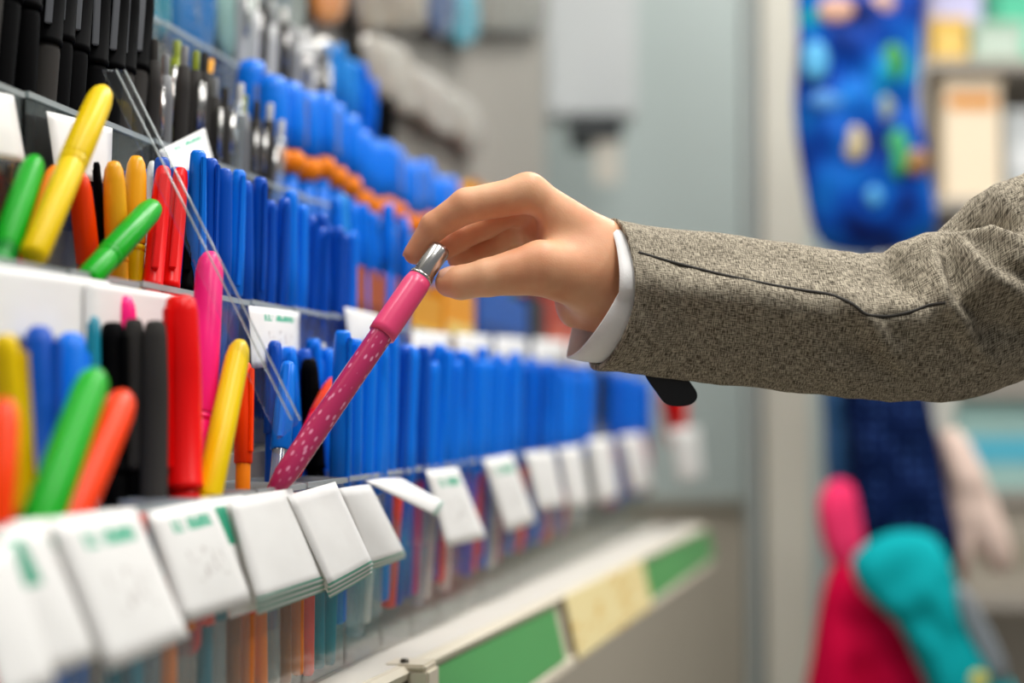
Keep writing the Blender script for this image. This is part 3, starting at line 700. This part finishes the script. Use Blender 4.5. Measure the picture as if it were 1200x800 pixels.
soft('hanging_garment', 'crimson garment hanging low under the teal one', 'garment', [(972, 668), (1010, 640), (1052, 680), (1084, 760), (1104, 860), (1020, 880), (944, 860), (952, 760)], YR - .02, .05, mat('crimson cloth', 'd4063f', .8, spec=.08, var=.2, vscale=12), wr=.016, fold=.006, cen=(1025, 760))
soft('hanging_garment', 'teal garment with grey strap in front of the crimson one', 'garment', [(1000, 652), (1040, 624), (1090, 626), (1114, 660), (1128, 710), (1160, 760), (1200, 840), (1120, 870), (1085, 800), (1052, 735), (1008, 690)], YR - .12, .04, mat('teal cloth', '0aa0a6', .8, spec=.08, var=.08, vscale=12),
     [('strap', 'x', [(1120, 690), (1136, 694), (1180, 780), (1168, 800), (1130, 730)], '7a8288'), ('printed_motif', 'x', ell(1146, 796, 12, 12), 'd8c84c')], wr=.012, cen=(1080, 720))
soft('hanging_garment', 'pale pink beige garment sleeve right of the navy dotted one', 'garment', [(1096, 500), (1130, 510), (1160, 570), (1188, 650), (1170, 672), (1136, 640), (1128, 680), (1112, 650), (1108, 570)], YR + .05, .035, mat('pale pink cloth', 'dcc2b4', .8), wr=.008)
soft('hanging_garment', 'white garment top showing under the elbow', 'garment', [(1034, 420), (1110, 420), (1120, 480), (1100, 520), (1066, 510), (1044, 480)], YR + .055, .03, mat('white cloth', 'dcdcd2', .8), wr=.008)
# shelving unit on the right
YS = 3.3
xr0 = at(1084, 0, YS).x; xr1 = 1.75
unit = empty('shelving_unit', Vector((xr0, YS, 0))); tag(unit, 'grey shelving unit at the right picture edge', 'shelving unit')
SH = mat('shelving grey', 'a39d94', .5, var=.04)
for y in (68, 232, 452, 575):
    z = at(1140, y, YS).z; boxobj('shelf', (0, 0, z - .025), (xr1 - xr0, .42, z), SH, .003, unit)
boxobj('back_panel', (0, .42, .1), (xr1 - xr0, .44, 2.6), mat('shelving back', 'b9b4aa', .6), 0, unit)
boxobj('side_panel', (-.02, 0, 0), (0, .44, 2.6), SH, .002, unit)
def goods(pl, pr, yt, ybase, col, band, label, Y=YS + .03, dep=.12, cat='box', bp=(.3, .6)):
    z0 = at(1140, ybase, YS).z; a = at(pl, yt, Y); b = at(pr, yt, Y); e = empty('goods_box', Vector(((a.x + b.x) / 2, Y, z0))); tag(e, label, cat)
    w = (b.x - a.x) / 2; h = a.z - z0
    boxobj('box_body', (-w, 0, .001), (w, dep, h), mat('goods ' + col, col, .5, var=.04, vscale=8), .004, e)
    boxobj('box_lid', (-w - .003, -.003, h - .02), (w + .003, dep + .003, h + .002), mat('goods ' + col, col, .5), .002, e)
    boxobj('printed_band', (-w * .8, -.002, h * bp[0]), (w * .8, .001, h * bp[1]), mat('goods ' + band, band, .5), 0, e)
goods(1092, 1134, 22, 68, 'd8b04c', 'e0c070', 'yellow box on the top shelf at the right')
goods(1140, 1200, 26, 68, '9fb6a4', 'c4d0c4', 'pale green box on the top shelf right of the yellow box')
goods(1090, 1150, -20, 68, 'b7b4d8', 'd0cee6', 'lavender box at the back of the top shelf', Y=YS + .2)
goods(1168, 1230, -20, 68, '46b08c', '70c8a8', 'green box at the back of the top shelf at the picture edge', Y=YS + .2)
goods(1104, 1172, 90, 232, 'ead8bc', 'd88a20', 'tall cream box with orange band on the middle shelf', bp=(.74, .86))
goods(1180, 1240, 130, 232, 'b8bcbc', 'd8dada', 'grey box on the middle shelf at the picture edge')
goods(1118, 1240, 470, 575, '9cc0ba', '54b4cc', 'pale teal box with cyan band on the lower shelf')
goods(1130, 1240, 590, 700, 'a8a092', '98907f', 'grey beige box under the lower shelf', Y=YS + .02)
z = at(1140, 700, YS).z; boxobj('shelf', (0, 0, z - .025), (xr1 - xr0, .42, z), SH, .003, unit)

# ------------------------------------------------------------------ the held pen
YP = .90
ptop = at(517, 290, YP); pbot = at(318, 580, .838)
ax = (ptop - pbot).normalized(); Lp = (ptop - pbot).length
base = pbot - ax * .004; Lp += .004
hp = empty('glitter_pen', frame_from(base, ptop)); tag(hp, 'pink glitter ballpoint with silver top held between finger and thumb', 'pen')
r = 14.3 / F * YP
z1 = Lp - .0235; z2 = Lp - .066
def glit():
    m = mat('pink glitter barrel', 'c4265f', .25, coat=.6); nt = m.node_tree; b = nt.nodes['Principled BSDF']
    tc = nt.nodes.new('ShaderNodeTexCoord')
    mp = nt.nodes.new('ShaderNodeMapping'); mp.inputs['Scale'].default_value = (1, 1, .45); mp.inputs['Rotation'].default_value = (.35, .3, 0)
    v = nt.nodes.new('ShaderNodeTexVoronoi'); v.inputs['Scale'].default_value = 330; v.inputs['Randomness'].default_value = .9
    cr = nt.nodes.new('ShaderNodeValToRGB'); e = cr.color_ramp.elements; e[0].position = .16; e[0].color = lin('e894b6'); e[1].position = .32; e[1].color = lin('b8275e')
    nt.links.new(tc.outputs['Object'], mp.inputs[0]); nt.links.new(mp.outputs[0], v.inputs[0]); nt.links.new(v.outputs['Distance'], cr.inputs[0]); nt.links.new(cr.outputs[0], b.inputs['Base Color']); return m
link('barrel', tomesh(lathe([(0, 0), (r * .5, .001), (r * .78, .012), (r * .92, .018), (r * .95, .03), (r * .95, z2)], 28)), glit(), hp)
link('grip_cap', tomesh(lathe([(r * .9, z2 - .0005), (r * 1.14, z2), (r * 1.16, z2 + .004), (r * 1.12, z1 - .006), (r * 1.0, z1), (r * .7, z1 + .0005)], 28)), mat('pink pen plastic', 'f0487c', .35, coat=.2), hp)
link('silver_top', tomesh(lathe([(r * .85, z1), (r * .9, z1 + .0006), (r * .9, Lp - .003), (r * .8, Lp - .0006), (r * .5, Lp), (0, Lp)], 28)), SILVER, hp)
link('ring', tomesh(lathe([(r * .85, z1 - .001), (r * 1.04, z1 - .0006), (r * 1.04, z1 + .0014), (r * .85, z1 + .0016)], 28)), SILVER, hp)
cb = bmesh.new(); addbox(cb, (-.002, r * 1.05, z1 - .03), (.002, r * 1.05 + .002, z1 + .008), .0007); addbox(cb, (-.002, r * .7, z1 + .004), (.002, r * 1.05 + .002, z1 + .008), .0007)
o = link('clip', tomesh(cb), SILVER, hp, False); o.matrix_local = Matrix.Rotation(2.6, 4, 'Z')

# ------------------------------------------------------------------ the hand: one continuous surface from a blended distance field
def H(px, py, dy): return np.array(at(px, py, YP + dy))
def cone(P, a, b, ra, rb):
    ab = b - a; t = np.clip(((P - a) @ ab) / (ab @ ab), 0, 1)
    return np.linalg.norm(P - (a + t[..., None] * ab), axis=-1) - (ra + (rb - ra) * t)
def smin(a, b, k):
    h = np.clip(.5 + .5 * (b - a) / k, 0, 1); return b + (a - b) * h - k * h * (1 - h)
mm = .001
palm = [(H(618, 225, .004), H(700, 299, .017), 10.8 * mm, 21.5 * mm), (H(612, 236, .022), H(704, 310, .022), 11.5 * mm, 20 * mm),
        (H(612, 250, .038), H(702, 325, .030), 10.5 * mm, 18 * mm), (H(616, 268, .050), H(696, 345, .036), 10 * mm, 17 * mm),
        (H(676, 350, .036), H(730, 352, .026), 13 * mm, 21 * mm), (H(674, 366, .034), H(740, 360, .020), 9 * mm, 20 * mm),
        (H(700, 302, .018), H(775, 352, .022), 21.5 * mm, 18 * mm), (H(706, 335, .019), H(830, 360, .020), 21 * mm, 20 * mm)]
fingers = {
 'index': ([H(620, 227, .003), H(547, 241, .000), H(509, 265, .004), H(486, 297, .009)], [11.2, 10.3, 8.4, 6.6], 6),
 'middle': ([H(612, 236, .022), H(568, 262, .026), H(538, 279, .020), H(520, 293, .0145)], [11, 9.2, 7.8, 6.4], 6),
 'ring': ([H(612, 250, .038), H(578, 284, .042), H(553, 296, .034), H(536, 303, .025)], [10.5, 8.8, 7.4, 6.2], 6),
 'little': ([H(616, 268, .050), H(590, 302, .056), H(570, 312, .048), H(556, 316, .040)], [9.5, 7.6, 6.6, 5.6], 6),
 'thumb': ([H(690, 324, .008), H(634, 314, -.010), H(572, 325, -.012), H(540, 331, -.008), H(527, 331, -.004)], [20.5, 16, 11, 9.8, 8.6], 12)}
def build_field(P):
    d = None
    for a, b, ra, rb in palm:
        c = cone(P, a, b, ra, rb); d = c if d is None else smin(d, c, .008)
    car = cone(P, H(604, 266, -.05), H(606, 268, .010), .014, .0125)
    d = -smin(-d, car, .007)
    dp = d; tot = dp
    for k, (js, rs, kk) in fingers.items():
        f = None
        for i in range(len(js) - 1):
            c = cone(P, js[i], js[i + 1], rs[i] * mm, rs[i + 1] * mm); f = c if f is None else smin(f, c, .0022)
        tot = np.minimum(tot, smin(dp, f, kk * mm))
    # web between thumb and index
    web = cone(P, H(666, 292, .006), H(652, 276, .010), .007, .006)
    tot = smin(tot, web, .010)
    return tot
def surface_nets(lo, hi, res):
    n = [int((hi[k] - lo[k]) / res) + 1 for k in range(3)]
    ax_ = [np.linspace(lo[k], lo[k] + res * (n[k] - 1), n[k], dtype=np.float32) for k in range(3)]
    Fv = np.empty(n, dtype=np.float32)
    for i in range(0, n[0], 16):
        X, Y, Z = np.meshgrid(ax_[0][i:i + 16], ax_[1], ax_[2], indexing='ij'); Fv[i:i + 16] = build_field(np.stack([X, Y, Z], -1))
    nx, ny, nz = n; ins = Fv < 0
    acc = np.zeros((nx - 1, ny - 1, nz - 1, 3), np.float32); cnt = np.zeros((nx - 1, ny - 1, nz - 1), np.float32)
    cor = [(i, j, k) for i in (0, 1) for j in (0, 1) for k in (0, 1)]
    def sl(A, c): return A[c[0]:nx - 1 + c[0], c[1]:ny - 1 + c[1], c[2]:nz - 1 + c[2]]
    for a in cor:
        for axis in range(3):
            if a[axis] == 0:
                b = list(a); b[axis] = 1
                fa = sl(Fv, a); fb = sl(Fv, b); m = sl(ins, a) != sl(ins, b)
                t = np.where(m, fa / np.where(m, fa - fb, 1), 0)
                for q in range(3): acc[..., q] += np.where(m, a[q] + (t if q == axis else 0), 0)
                cnt += m
    act = cnt > 0; idx = -np.ones(act.shape, np.int64); idx[act] = np.arange(act.sum())
    gi = np.argwhere(act); V = (acc[act] / cnt[act][:, None] + gi) * res + np.array(lo)
    faces = []
    for axis in range(3):
        b, c = [(1, 2), (2, 0), (0, 1)][axis]
        A = ins; sh = [slice(None)] * 3; sh[axis] = slice(0, n[axis] - 1); s2 = list(sh); s2[axis] = slice(1, n[axis])
        fl = A[tuple(sh)] != A[tuple(s2)]; fl_i = np.argwhere(fl)
        fl_i = fl_i[(fl_i[:, b] > 0) & (fl_i[:, c] > 0) & (fl_i[:, b] < n[b] - 1) & (fl_i[:, c] < n[c] - 1)]
        def g(db, dc):
            q = fl_i.copy(); q[:, b] -= db; q[:, c] -= dc; return idx[q[:, 0], q[:, 1], q[:, 2]]
        quad = np.stack([g(1, 1), g(0, 1), g(0, 0), g(1, 0)], 1)
        s = A[fl_i[:, 0], fl_i[:, 1], fl_i[:, 2]]
        quad[~s] = quad[~s][:, ::-1]; faces.append(quad)
    return V, np.concatenate(faces)
def skin_mat():
    m = mat('skin', 'd99a70', .5, sss=.25, bump=.12, bscale=900, spec=.35); nt = m.node_tree; b = nt.nodes['Principled BSDF']
    tc = nt.nodes.new('ShaderNodeTexCoord'); n = nt.nodes.new('ShaderNodeTexNoise'); n.inputs['Scale'].default_value = 28; n.inputs['Detail'].default_value = 3
    cr = nt.nodes.new('ShaderNodeValToRGB'); e = cr.color_ramp.elements; e[0].position = .3; e[0].color = lin('d68e66'); e[1].position = .7; e[1].color = lin('e8b48c')
    nt.links.new(tc.outputs['Object'], n.inputs[0]); nt.links.new(n.outputs['Fac'], cr.inputs[0]); nt.links.new(cr.outputs[0], b.inputs['Base Color']); return m
SK = skin_mat()
P0 = H(470, 300, 0); allp = [p for js, rs, k in fingers.values() for p in js] + [q for s in palm for q in s[:2]]
lo = np.min(allp, 0) - .03; hi = np.max(allp, 0) + .03; hi[0] = H(830, 300, 0)[0]
V, Q = surface_nets(lo, hi, .0009)
org = at(1150, 380, YP + .03)
person = empty('person', org); tag(person, 'person in grey tweed jacket reaching in from the right to hold a pink pen', 'person')
pinv = person.matrix_world.inverted()
me = bpy.data.meshes.new('hand'); me.from_pydata([tuple(v - np.array(org)) for v in V], [], Q.tolist()); me.update()
body = link('hand', me, SK, person)
sm = body.modifiers.new('smooth', 'SMOOTH'); sm.factor = .5; sm.iterations = 3
# nails
NAIL = mat('fingernail', 'e4ab92', .35, coat=.1, sss=.1)
def nail(c, along, normal, w, l, name):
    along = along.normalized(); normal = (normal - along * normal.dot(along)).normalized(); side = along.cross(normal)
    bm = bmesh.new(); n = 8; top = []; 
    for s in (0, -.0006):
        g = []
        for j in range(n + 1):
            row = []
            for i in range(n + 1):
                u = i / n * 2 - 1; v = j / n * 2 - 1
                wu = w * (1 - .22 * abs(v) ** 3); lv = l * (1 - .25 * u * u if v > 0 else 1 - .2 * u * u)
                p = c + side * wu * u + along * lv * v + normal * (-w * .42 * u * u - .10 * l * v * v + s)
                row.append(bm.verts.new(pinv @ p))
            g.append(row)
        top.append(g)
        for j in range(n):
            for i in range(n): bm.faces.new((g[j][i], g[j][i + 1], g[j + 1][i + 1], g[j + 1][i]))
    a, b = top
    for i in range(n):
        for x, y in (((0, i), (0, i + 1)), ((n, i), (n, i + 1)), ((i, 0), (i + 1, 0)), ((i, n), (i + 1, n))):
            bm.faces.new((a[x[0]][x[1]], a[y[0]][y[1]], b[y[0]][y[1]], b[x[0]][x[1]]))
    link(name, tomesh(bm), NAIL, person)
tn = Vector(H(529, 329, -.0043)); nn = Vector((-.2, -.8, .6)).normalized()
nail(tn + nn * .0093, Vector(H(520, 331, -.001)) - Vector(H(548, 329, -.008)), nn, .0058, .0066, 'thumbnail')
it = Vector(H(486, 297, .009)); inn = Vector((-.75, .5, .42)).normalized()
nail(it + inn * .0064, it - Vector(H(509, 265, .004)), inn, .0045, .0045, 'fingernail')

# ------------------------------------------------------------------ sleeve
def interp(x, tab):
    if x <= tab[0][0]: return tab[0][1]
    for (a, b), (c, d) in zip(tab, tab[1:]):
        if x <= c: 
            t = (x - a) / (c - a); return b + (d - b) * t
    return tab[-1][1]
TOP = [(700, 252), (720, 257), (745, 262), (800, 268), (870, 276), (950, 288), (1010, 296), (1035, 295), (1060, 284), (1080, 278), (1100, 272), (1114, 254), (1135, 233), (1165, 216), (1200, 204), (1260, 172), (1330, 110), (1430, 10), (1560, -140)]
BOT = [(690, 430), (700, 433), (760, 440), (850, 452), (950, 462), (1050, 470), (1100, 470), (1140, 464), (1170, 455), (1200, 442), (1260, 420), (1330, 400), (1430, 380), (1560, 340)]
def seg_d(p, pts):
    best = 1e9; bt = 0; tot = len(pts) - 1
    for i in range(tot):
        a = pts[i]; b = pts[i + 1]; dx, dy = b[0] - a[0], b[1] - a[1]
        t = max(0, min(1, ((p[0] - a[0]) * dx + (p[1] - a[1]) * dy) / (dx * dx + dy * dy)))
        q = (a[0] + dx * t - p[0], a[1] + dy * t - p[1]); d = math.hypot(*q)
        if d < best: best = d; bt = (i + t) / tot
    return best, bt
SEAM = [(742, 294), (790, 308), (850, 323), (925, 338), (975, 345), (1000, 356), (1014, 369), (1040, 371), (1066, 366), (1090, 357), (1114, 354)]
FOLD = [  # (path, height mm, width px)
 ([(1082, 268), (1096, 320), (1110, 350), (1136, 392), (1166, 424)], 5.5, 13),
 ([(1108, 282), (1150, 318), (1210, 356)], 6, 14),
 ([(985, 340), (1010, 370), (1030, 396), (1052, 426)], 4.5, 12),
 ([(1052, 426), (1072, 396), (1096, 362)], 2.5, 12),
 ([(1034, 300), (1060, 330), (1080, 352)], -4.0, 12),
 ([(1112, 300), (1124, 345), (1150, 380)], -6, 12),
 ([(1150, 292), (1190, 318), (1230, 330)], -5, 12),
 ([(1000, 395), (1030, 430), (1060, 450)], -3, 14),
 ([(1122, 258), (1160, 244), (1205, 258)], -12, 16),
 ([(1116, 278), (1160, 272), (1200, 284)], 4.5, 8),
 ([(1165, 228), (1200, 250)], 4.0, 8),
 ([(1130, 405), (1170, 385), (1220, 395)], -4, 16),
 ([(940, 292), (975, 312), (1000, 338)], 2.0, 12),
 ([(1040, 292), (1062, 296), (1080, 286)], 2.5, 10),
 ([(860, 300), (880, 350), (900, 420)], .9, 16), ([(780, 290), (800, 350), (830, 430)], -.8, 14), ([(930, 380), (960, 420), (1000, 445)], 1.4, 14)]
def sleeve_point(x, ph, inset=0, cuffshift=True):
    t = interp(x, TOP); b = interp(x, BOT)
    Yc = YP + .018 + .000 * (x - 720)
    ct = at(x, (t + b) / 2, Yc)
    a = (at(x, t, Yc).z - at(x, b, Yc).z) / 2 - inset
    bd = .040 - inset + (.006 if x > 1060 else 0) * min(1, max(0, (x - 1060) / 100))
    c, s = math.cos(ph), math.sin(ph)
    # section with an edge facing the viewer, slightly above the middle
    ridge = math.exp(-((ph - .20) / .34) ** 2) * .0085
    k = abs(c) ** 1.0; 
    ee = 1.42 + .75 * max(0, 1 - (x - 700) / 90) if x > 700 else 2.2
    rr = 1 / ((abs(c) ** ee + abs(s) ** ee) ** (1 / ee))
    ridge *= min(1, max(0, (x - 690) / 80))
    rx = (bd * rr * c) + ridge
    rz = a * s * (rr if abs(s) < .999 else 1)
    return ct + Vector((0, -rx, rz))
def proj(p):
    v = p - CAM; d = v.y * math.cos(TH) + v.z * math.sin(TH); u = -v.y * math.sin(TH) + v.z * math.cos(TH)
    return 600 + F * v.x / d, 400 - F * u / d
def sleeve_mesh():
    xs = list(np.arange(0, 30, 2.0)); N = 150
    bm = bmesh.new(); uvl = bm.loops.layers.uv.new('UVMap'); rings = []; uv = {}
    X = [720 + 3.0 * i for i in range(0, 160)] + [1200 + 10 * i for i in range(1, 37)]
    for k, x in enumerate(X):
        row = []
        for i in range(N):
            ph = 2 * math.pi * i / N - math.pi
            c = math.cos(ph); s = math.sin(ph)
            w = max(0, 1 - (x - 720) / 90)
            xx = x + w * (20 * c - 2 + (-20 if s < 0 else 0) * abs(s) ** 1.5)
            p = sleeve_point(xx, ph)
            if c > -.25:
                q = proj(p); f = 0
                for path, h, wd in FOLD:
                    d, tt = seg_d(q, path)
                    if d < wd * 3: f += h * .0017 * math.exp(-(d / wd) ** 2) * min(1, .35 + 2.5 * min(tt, 1 - tt))
                d, tt = seg_d(q, SEAM)
                if d < 8: f -= .0012 * math.exp(-(d / 2.2) ** 2)
                f *= min(1, (c + .25) * 2)
                p = p + Vector((0, -f * abs(c), f * .8 * s))
            f2 = .0016 * noise.noise(Vector((x * .018, math.cos(ph) * 1.6, math.sin(ph) * 1.6))) + .0006 * noise.noise(Vector((x * .06, c * 5, s * 5)))
            p = p + Vector((0, -f2 * c, f2 * s))
            v = bm.verts.new(pinv @ p); uv[v] = (x * .0005, ph * .04); row.append(v)
        rings.append(row)
    # turned-in hem at the cuff: inner wall
    inner = []
    for off, ins in ((-.4, .0012), (0, .003), (8, .0038), (26, .0042), (70, .0045)):
        row = []
        for i in range(N):
            ph = 2 * math.pi * i / N - math.pi; c = math.cos(ph); s = math.sin(ph)
            w = max(0, 1 - off / 90); xx = 720 + off + w * (20 * c - 2 + (-20 if s < 0 else 0) * abs(s) ** 1.5)
            v = bm.verts.new(pinv @ sleeve_point(xx, ph, ins)); uv[v] = ((720 + off) * .0005, ph * .04); row.append(v)
        inner.append(row)
    allr = inner[::-1] + rings
    for a, b in zip(allr, allr[1:]):
        for i in range(N): bm.faces.new((a[i], a[(i + 1) % N], b[(i + 1) % N], b[i]))
    bm.faces.new(rings[-1])
    for f in bm.faces:
        for l in f.loops:
            l[uvl].uv = uv[l.vert]
        us = [l[uvl].uv[1] for l in f.loops]
        if max(us) - min(us) > .1:
            for l in f.loops:
                if l[uvl].uv[1] < 0: l[uvl].uv[1] += 2 * math.pi * .04
    return tomesh(bm)
def tweed():
    m = bpy.data.materials.new('grey tweed'); m.use_nodes = True; nt = m.node_tree; b = nt.nodes['Principled BSDF']
    b.inputs['Roughness'].default_value = .9; b.inputs['Specular IOR Level'].default_value = .15
    uv = nt.nodes.new('ShaderNodeUVMap')
    outs = []
    for sc in ((230, 2200, 1), (2200, 230, 1), (120, 120, 1)):
        mp = nt.nodes.new('ShaderNodeMapping'); mp.inputs['Scale'].default_value = sc; n = nt.nodes.new('ShaderNodeTexNoise'); n.inputs['Scale'].default_value = 1; n.inputs['Detail'].default_value = 2
        nt.links.new(uv.outputs[0], mp.inputs[0]); nt.links.new(mp.outputs[0], n.inputs[0]); outs.append(n.outputs['Fac'])
    ad = nt.nodes.new('ShaderNodeMath'); nt.links.new(outs[0], ad.inputs[0]); nt.links.new(outs[1], ad.inputs[1])
    m2 = nt.nodes.new('ShaderNodeMath'); m2.operation = 'MULTIPLY_ADD'; nt.links.new(outs[2], m2.inputs[0]); m2.inputs[1].default_value = .18; nt.links.new(ad.outputs[0], m2.inputs[2])
    cr = nt.nodes.new('ShaderNodeValToRGB'); e = cr.color_ramp.elements
    e[0].position = .45; e[0].color = lin('453f35'); e[1].position = .78; e[1].color = lin('b5ab97'); x = e.new(.60); x.color = lin('82796a')
    mr = nt.nodes.new('ShaderNodeMath'); mr.operation = 'MULTIPLY_ADD'; mr.inputs[1].default_value = .9; mr.inputs[2].default_value = -.37
    nt.links.new(m2.outputs[0], mr.inputs[0]); nt.links.new(mr.outputs[0], cr.inputs[0]); nt.links.new(cr.outputs[0], b.inputs['Base Color'])
    bp = nt.nodes.new('ShaderNodeBump'); bp.inputs['Strength'].default_value = .5; bp.inputs['Distance'].default_value = .0006
    nt.links.new(ad.outputs[0], bp.inputs['Height']); nt.links.new(bp.outputs[0], b.inputs['Normal']); return m
TW = tweed()
sl = link('jacket_sleeve', sleeve_mesh(), TW, person)
# stitched seam cord lying in its groove
from mathutils.bvhtree import BVHTree
dg = bpy.context.evaluated_depsgraph_get()
bvh = BVHTree.FromPolygons([v.co.copy() for v in sl.data.vertices], [tuple(p.vertices) for p in sl.data.polygons])
pts = []
for (a, b) in zip(SEAM, SEAM[1:]):
    for k in range(8):
        t = k / 8; q = (a[0] + (b[0] - a[0]) * t, a[1] + (b[1] - a[1]) * t); d = ray(*q).normalized()
        hit = bvh.ray_cast(pinv @ CAM, d)
        if hit[0]: pts.append(hit[0])
pts = [sum(pts[max(0, i - 2):i + 3], Vector()) / len(pts[max(0, i - 2):i + 3]) for i in range(len(pts))]
o = link('sleeve_seam', tomesh(tube(pts, .0010, 6)), mat('dark thread', '2c2822', .8), person)
# shirt cuff
def cuff_mesh():
    bm = bmesh.new(); N = 90; rows = []
    # (shift left of jacket edge, inset)
    def pt(ph, off, ins):
        c = math.cos(ph); s = math.sin(ph)
        low = max(0, -s)
        xx = 720 + 20 * c - 2 + (-20 if s < 0 else 0) * abs(s) ** 1.5
        L_ = 10 + 9 * max(0, c) * (1 - .5 * max(0, s)) + 22 * low ** .8 + (4 if c < 0 else 0)
        p = sleeve_point(max(xx, 700), ph, ins)
        p2 = at(proj(p)[0] - L_ * off, proj(p)[1] + (8 * -low) * off, p.y)
        return p2
    for off, ins in ((-.35, .0060), (0, .0040), (.5, .0030), (.97, .0030), (1.0, .0038), (.97, .0046), (.4, .0052), (-.3, .0068)):
        rows.append([bm.verts.new(pinv @ pt(2 * math.pi * i / N, off, ins)) for i in range(N)])
    for a, b in zip(rows, rows[1:]):
        for i in range(N): bm.faces.new((a[i], a[(i + 1) % N], b[(i + 1) % N], b[i]))
    return tomesh(bm)
link('shirt_cuff', cuff_mesh(), mat('white shirt cotton', 'e4e2e0', .8, bump=.2, bscale=900), person)
# black pointed strap end showing under the sleeve
bm = bmesh.new()
ol = catmull([(752, 425, 0), (790, 430, 0), (812, 452, 0), (817, 466, 0), (806, 475, 0), (782, 474, 0), (768, 458, 0), (756, 440, 0)], 4)
fr = [bm.verts.new(pinv @ at(p.x, p.y, YP + .022)) for p in ol]; bk = [bm.verts.new(pinv @ at(p.x, p.y, YP + .030)) for p in ol]
bm.faces.new(fr); bm.faces.new(bk[::-1])
for i in range(len(fr)): bm.faces.new((fr[i], fr[(i + 1) % len(fr)], bk[(i + 1) % len(fr)], bk[i]))
o = link('cuff_strap', tomesh(bm), mat('black strap', '08080c', .5), person, False); o['label'] = 'black pointed strap end below the sleeve'

# ------------------------------------------------------------------ light, world, camera
def area(name, loc, size, power, rot=(0, 0, 0), col=(1, 1, 1)):
    l = bpy.data.lights.new(name, 'AREA'); l.shape = 'RECTANGLE'; l.size, l.size_y = size; l.energy = power; l.color = col
    o = bpy.data.objects.new(name, l); o.location = loc; o.rotation_euler = rot; C.objects.link(o); return o
for i, (x, y) in enumerate(((.5, .2), (.5, 1.6), (.7, 3.0), (2.0, .6), (2.0, 2.4), (-.7, .7))):
    area('ceiling_lamp', (x, y, 3.05), (.5, 1.2), 33, col=(1, .985, .955))
w = bpy.data.worlds.new('w'); bpy.context.scene.world = w; w.use_nodes = True
w.node_tree.nodes['Background'].inputs[0].default_value = (.97, .98, 1, 1); w.node_tree.nodes['Background'].inputs[1].default_value = .26
cam = bpy.data.cameras.new('camera'); co = bpy.data.objects.new('camera', cam); C.objects.link(co)
cam.sensor_width = 36; cam.lens = 54; co.location = CAM; co.rotation_euler = (math.pi / 2 + TH, 0, 0)
cam.clip_start = .01; cam.dof.use_dof = True; cam.dof.focus_distance = .89; cam.dof.aperture_fstop = 2.6; cam.dof.aperture_blades = 9
sc = bpy.context.scene; sc.camera = co
sc.view_settings.view_transform = 'Standard'; sc.view_settings.look = 'None'; sc.view_settings.gamma = 1; sc.view_settings.use_curve_mapping = False
sc.view_settings.exposure = -0.28
try:
    sc.cycles.transparent_max_bounces = 32
except Exception: pass
print('objects', len(bpy.data.objects))
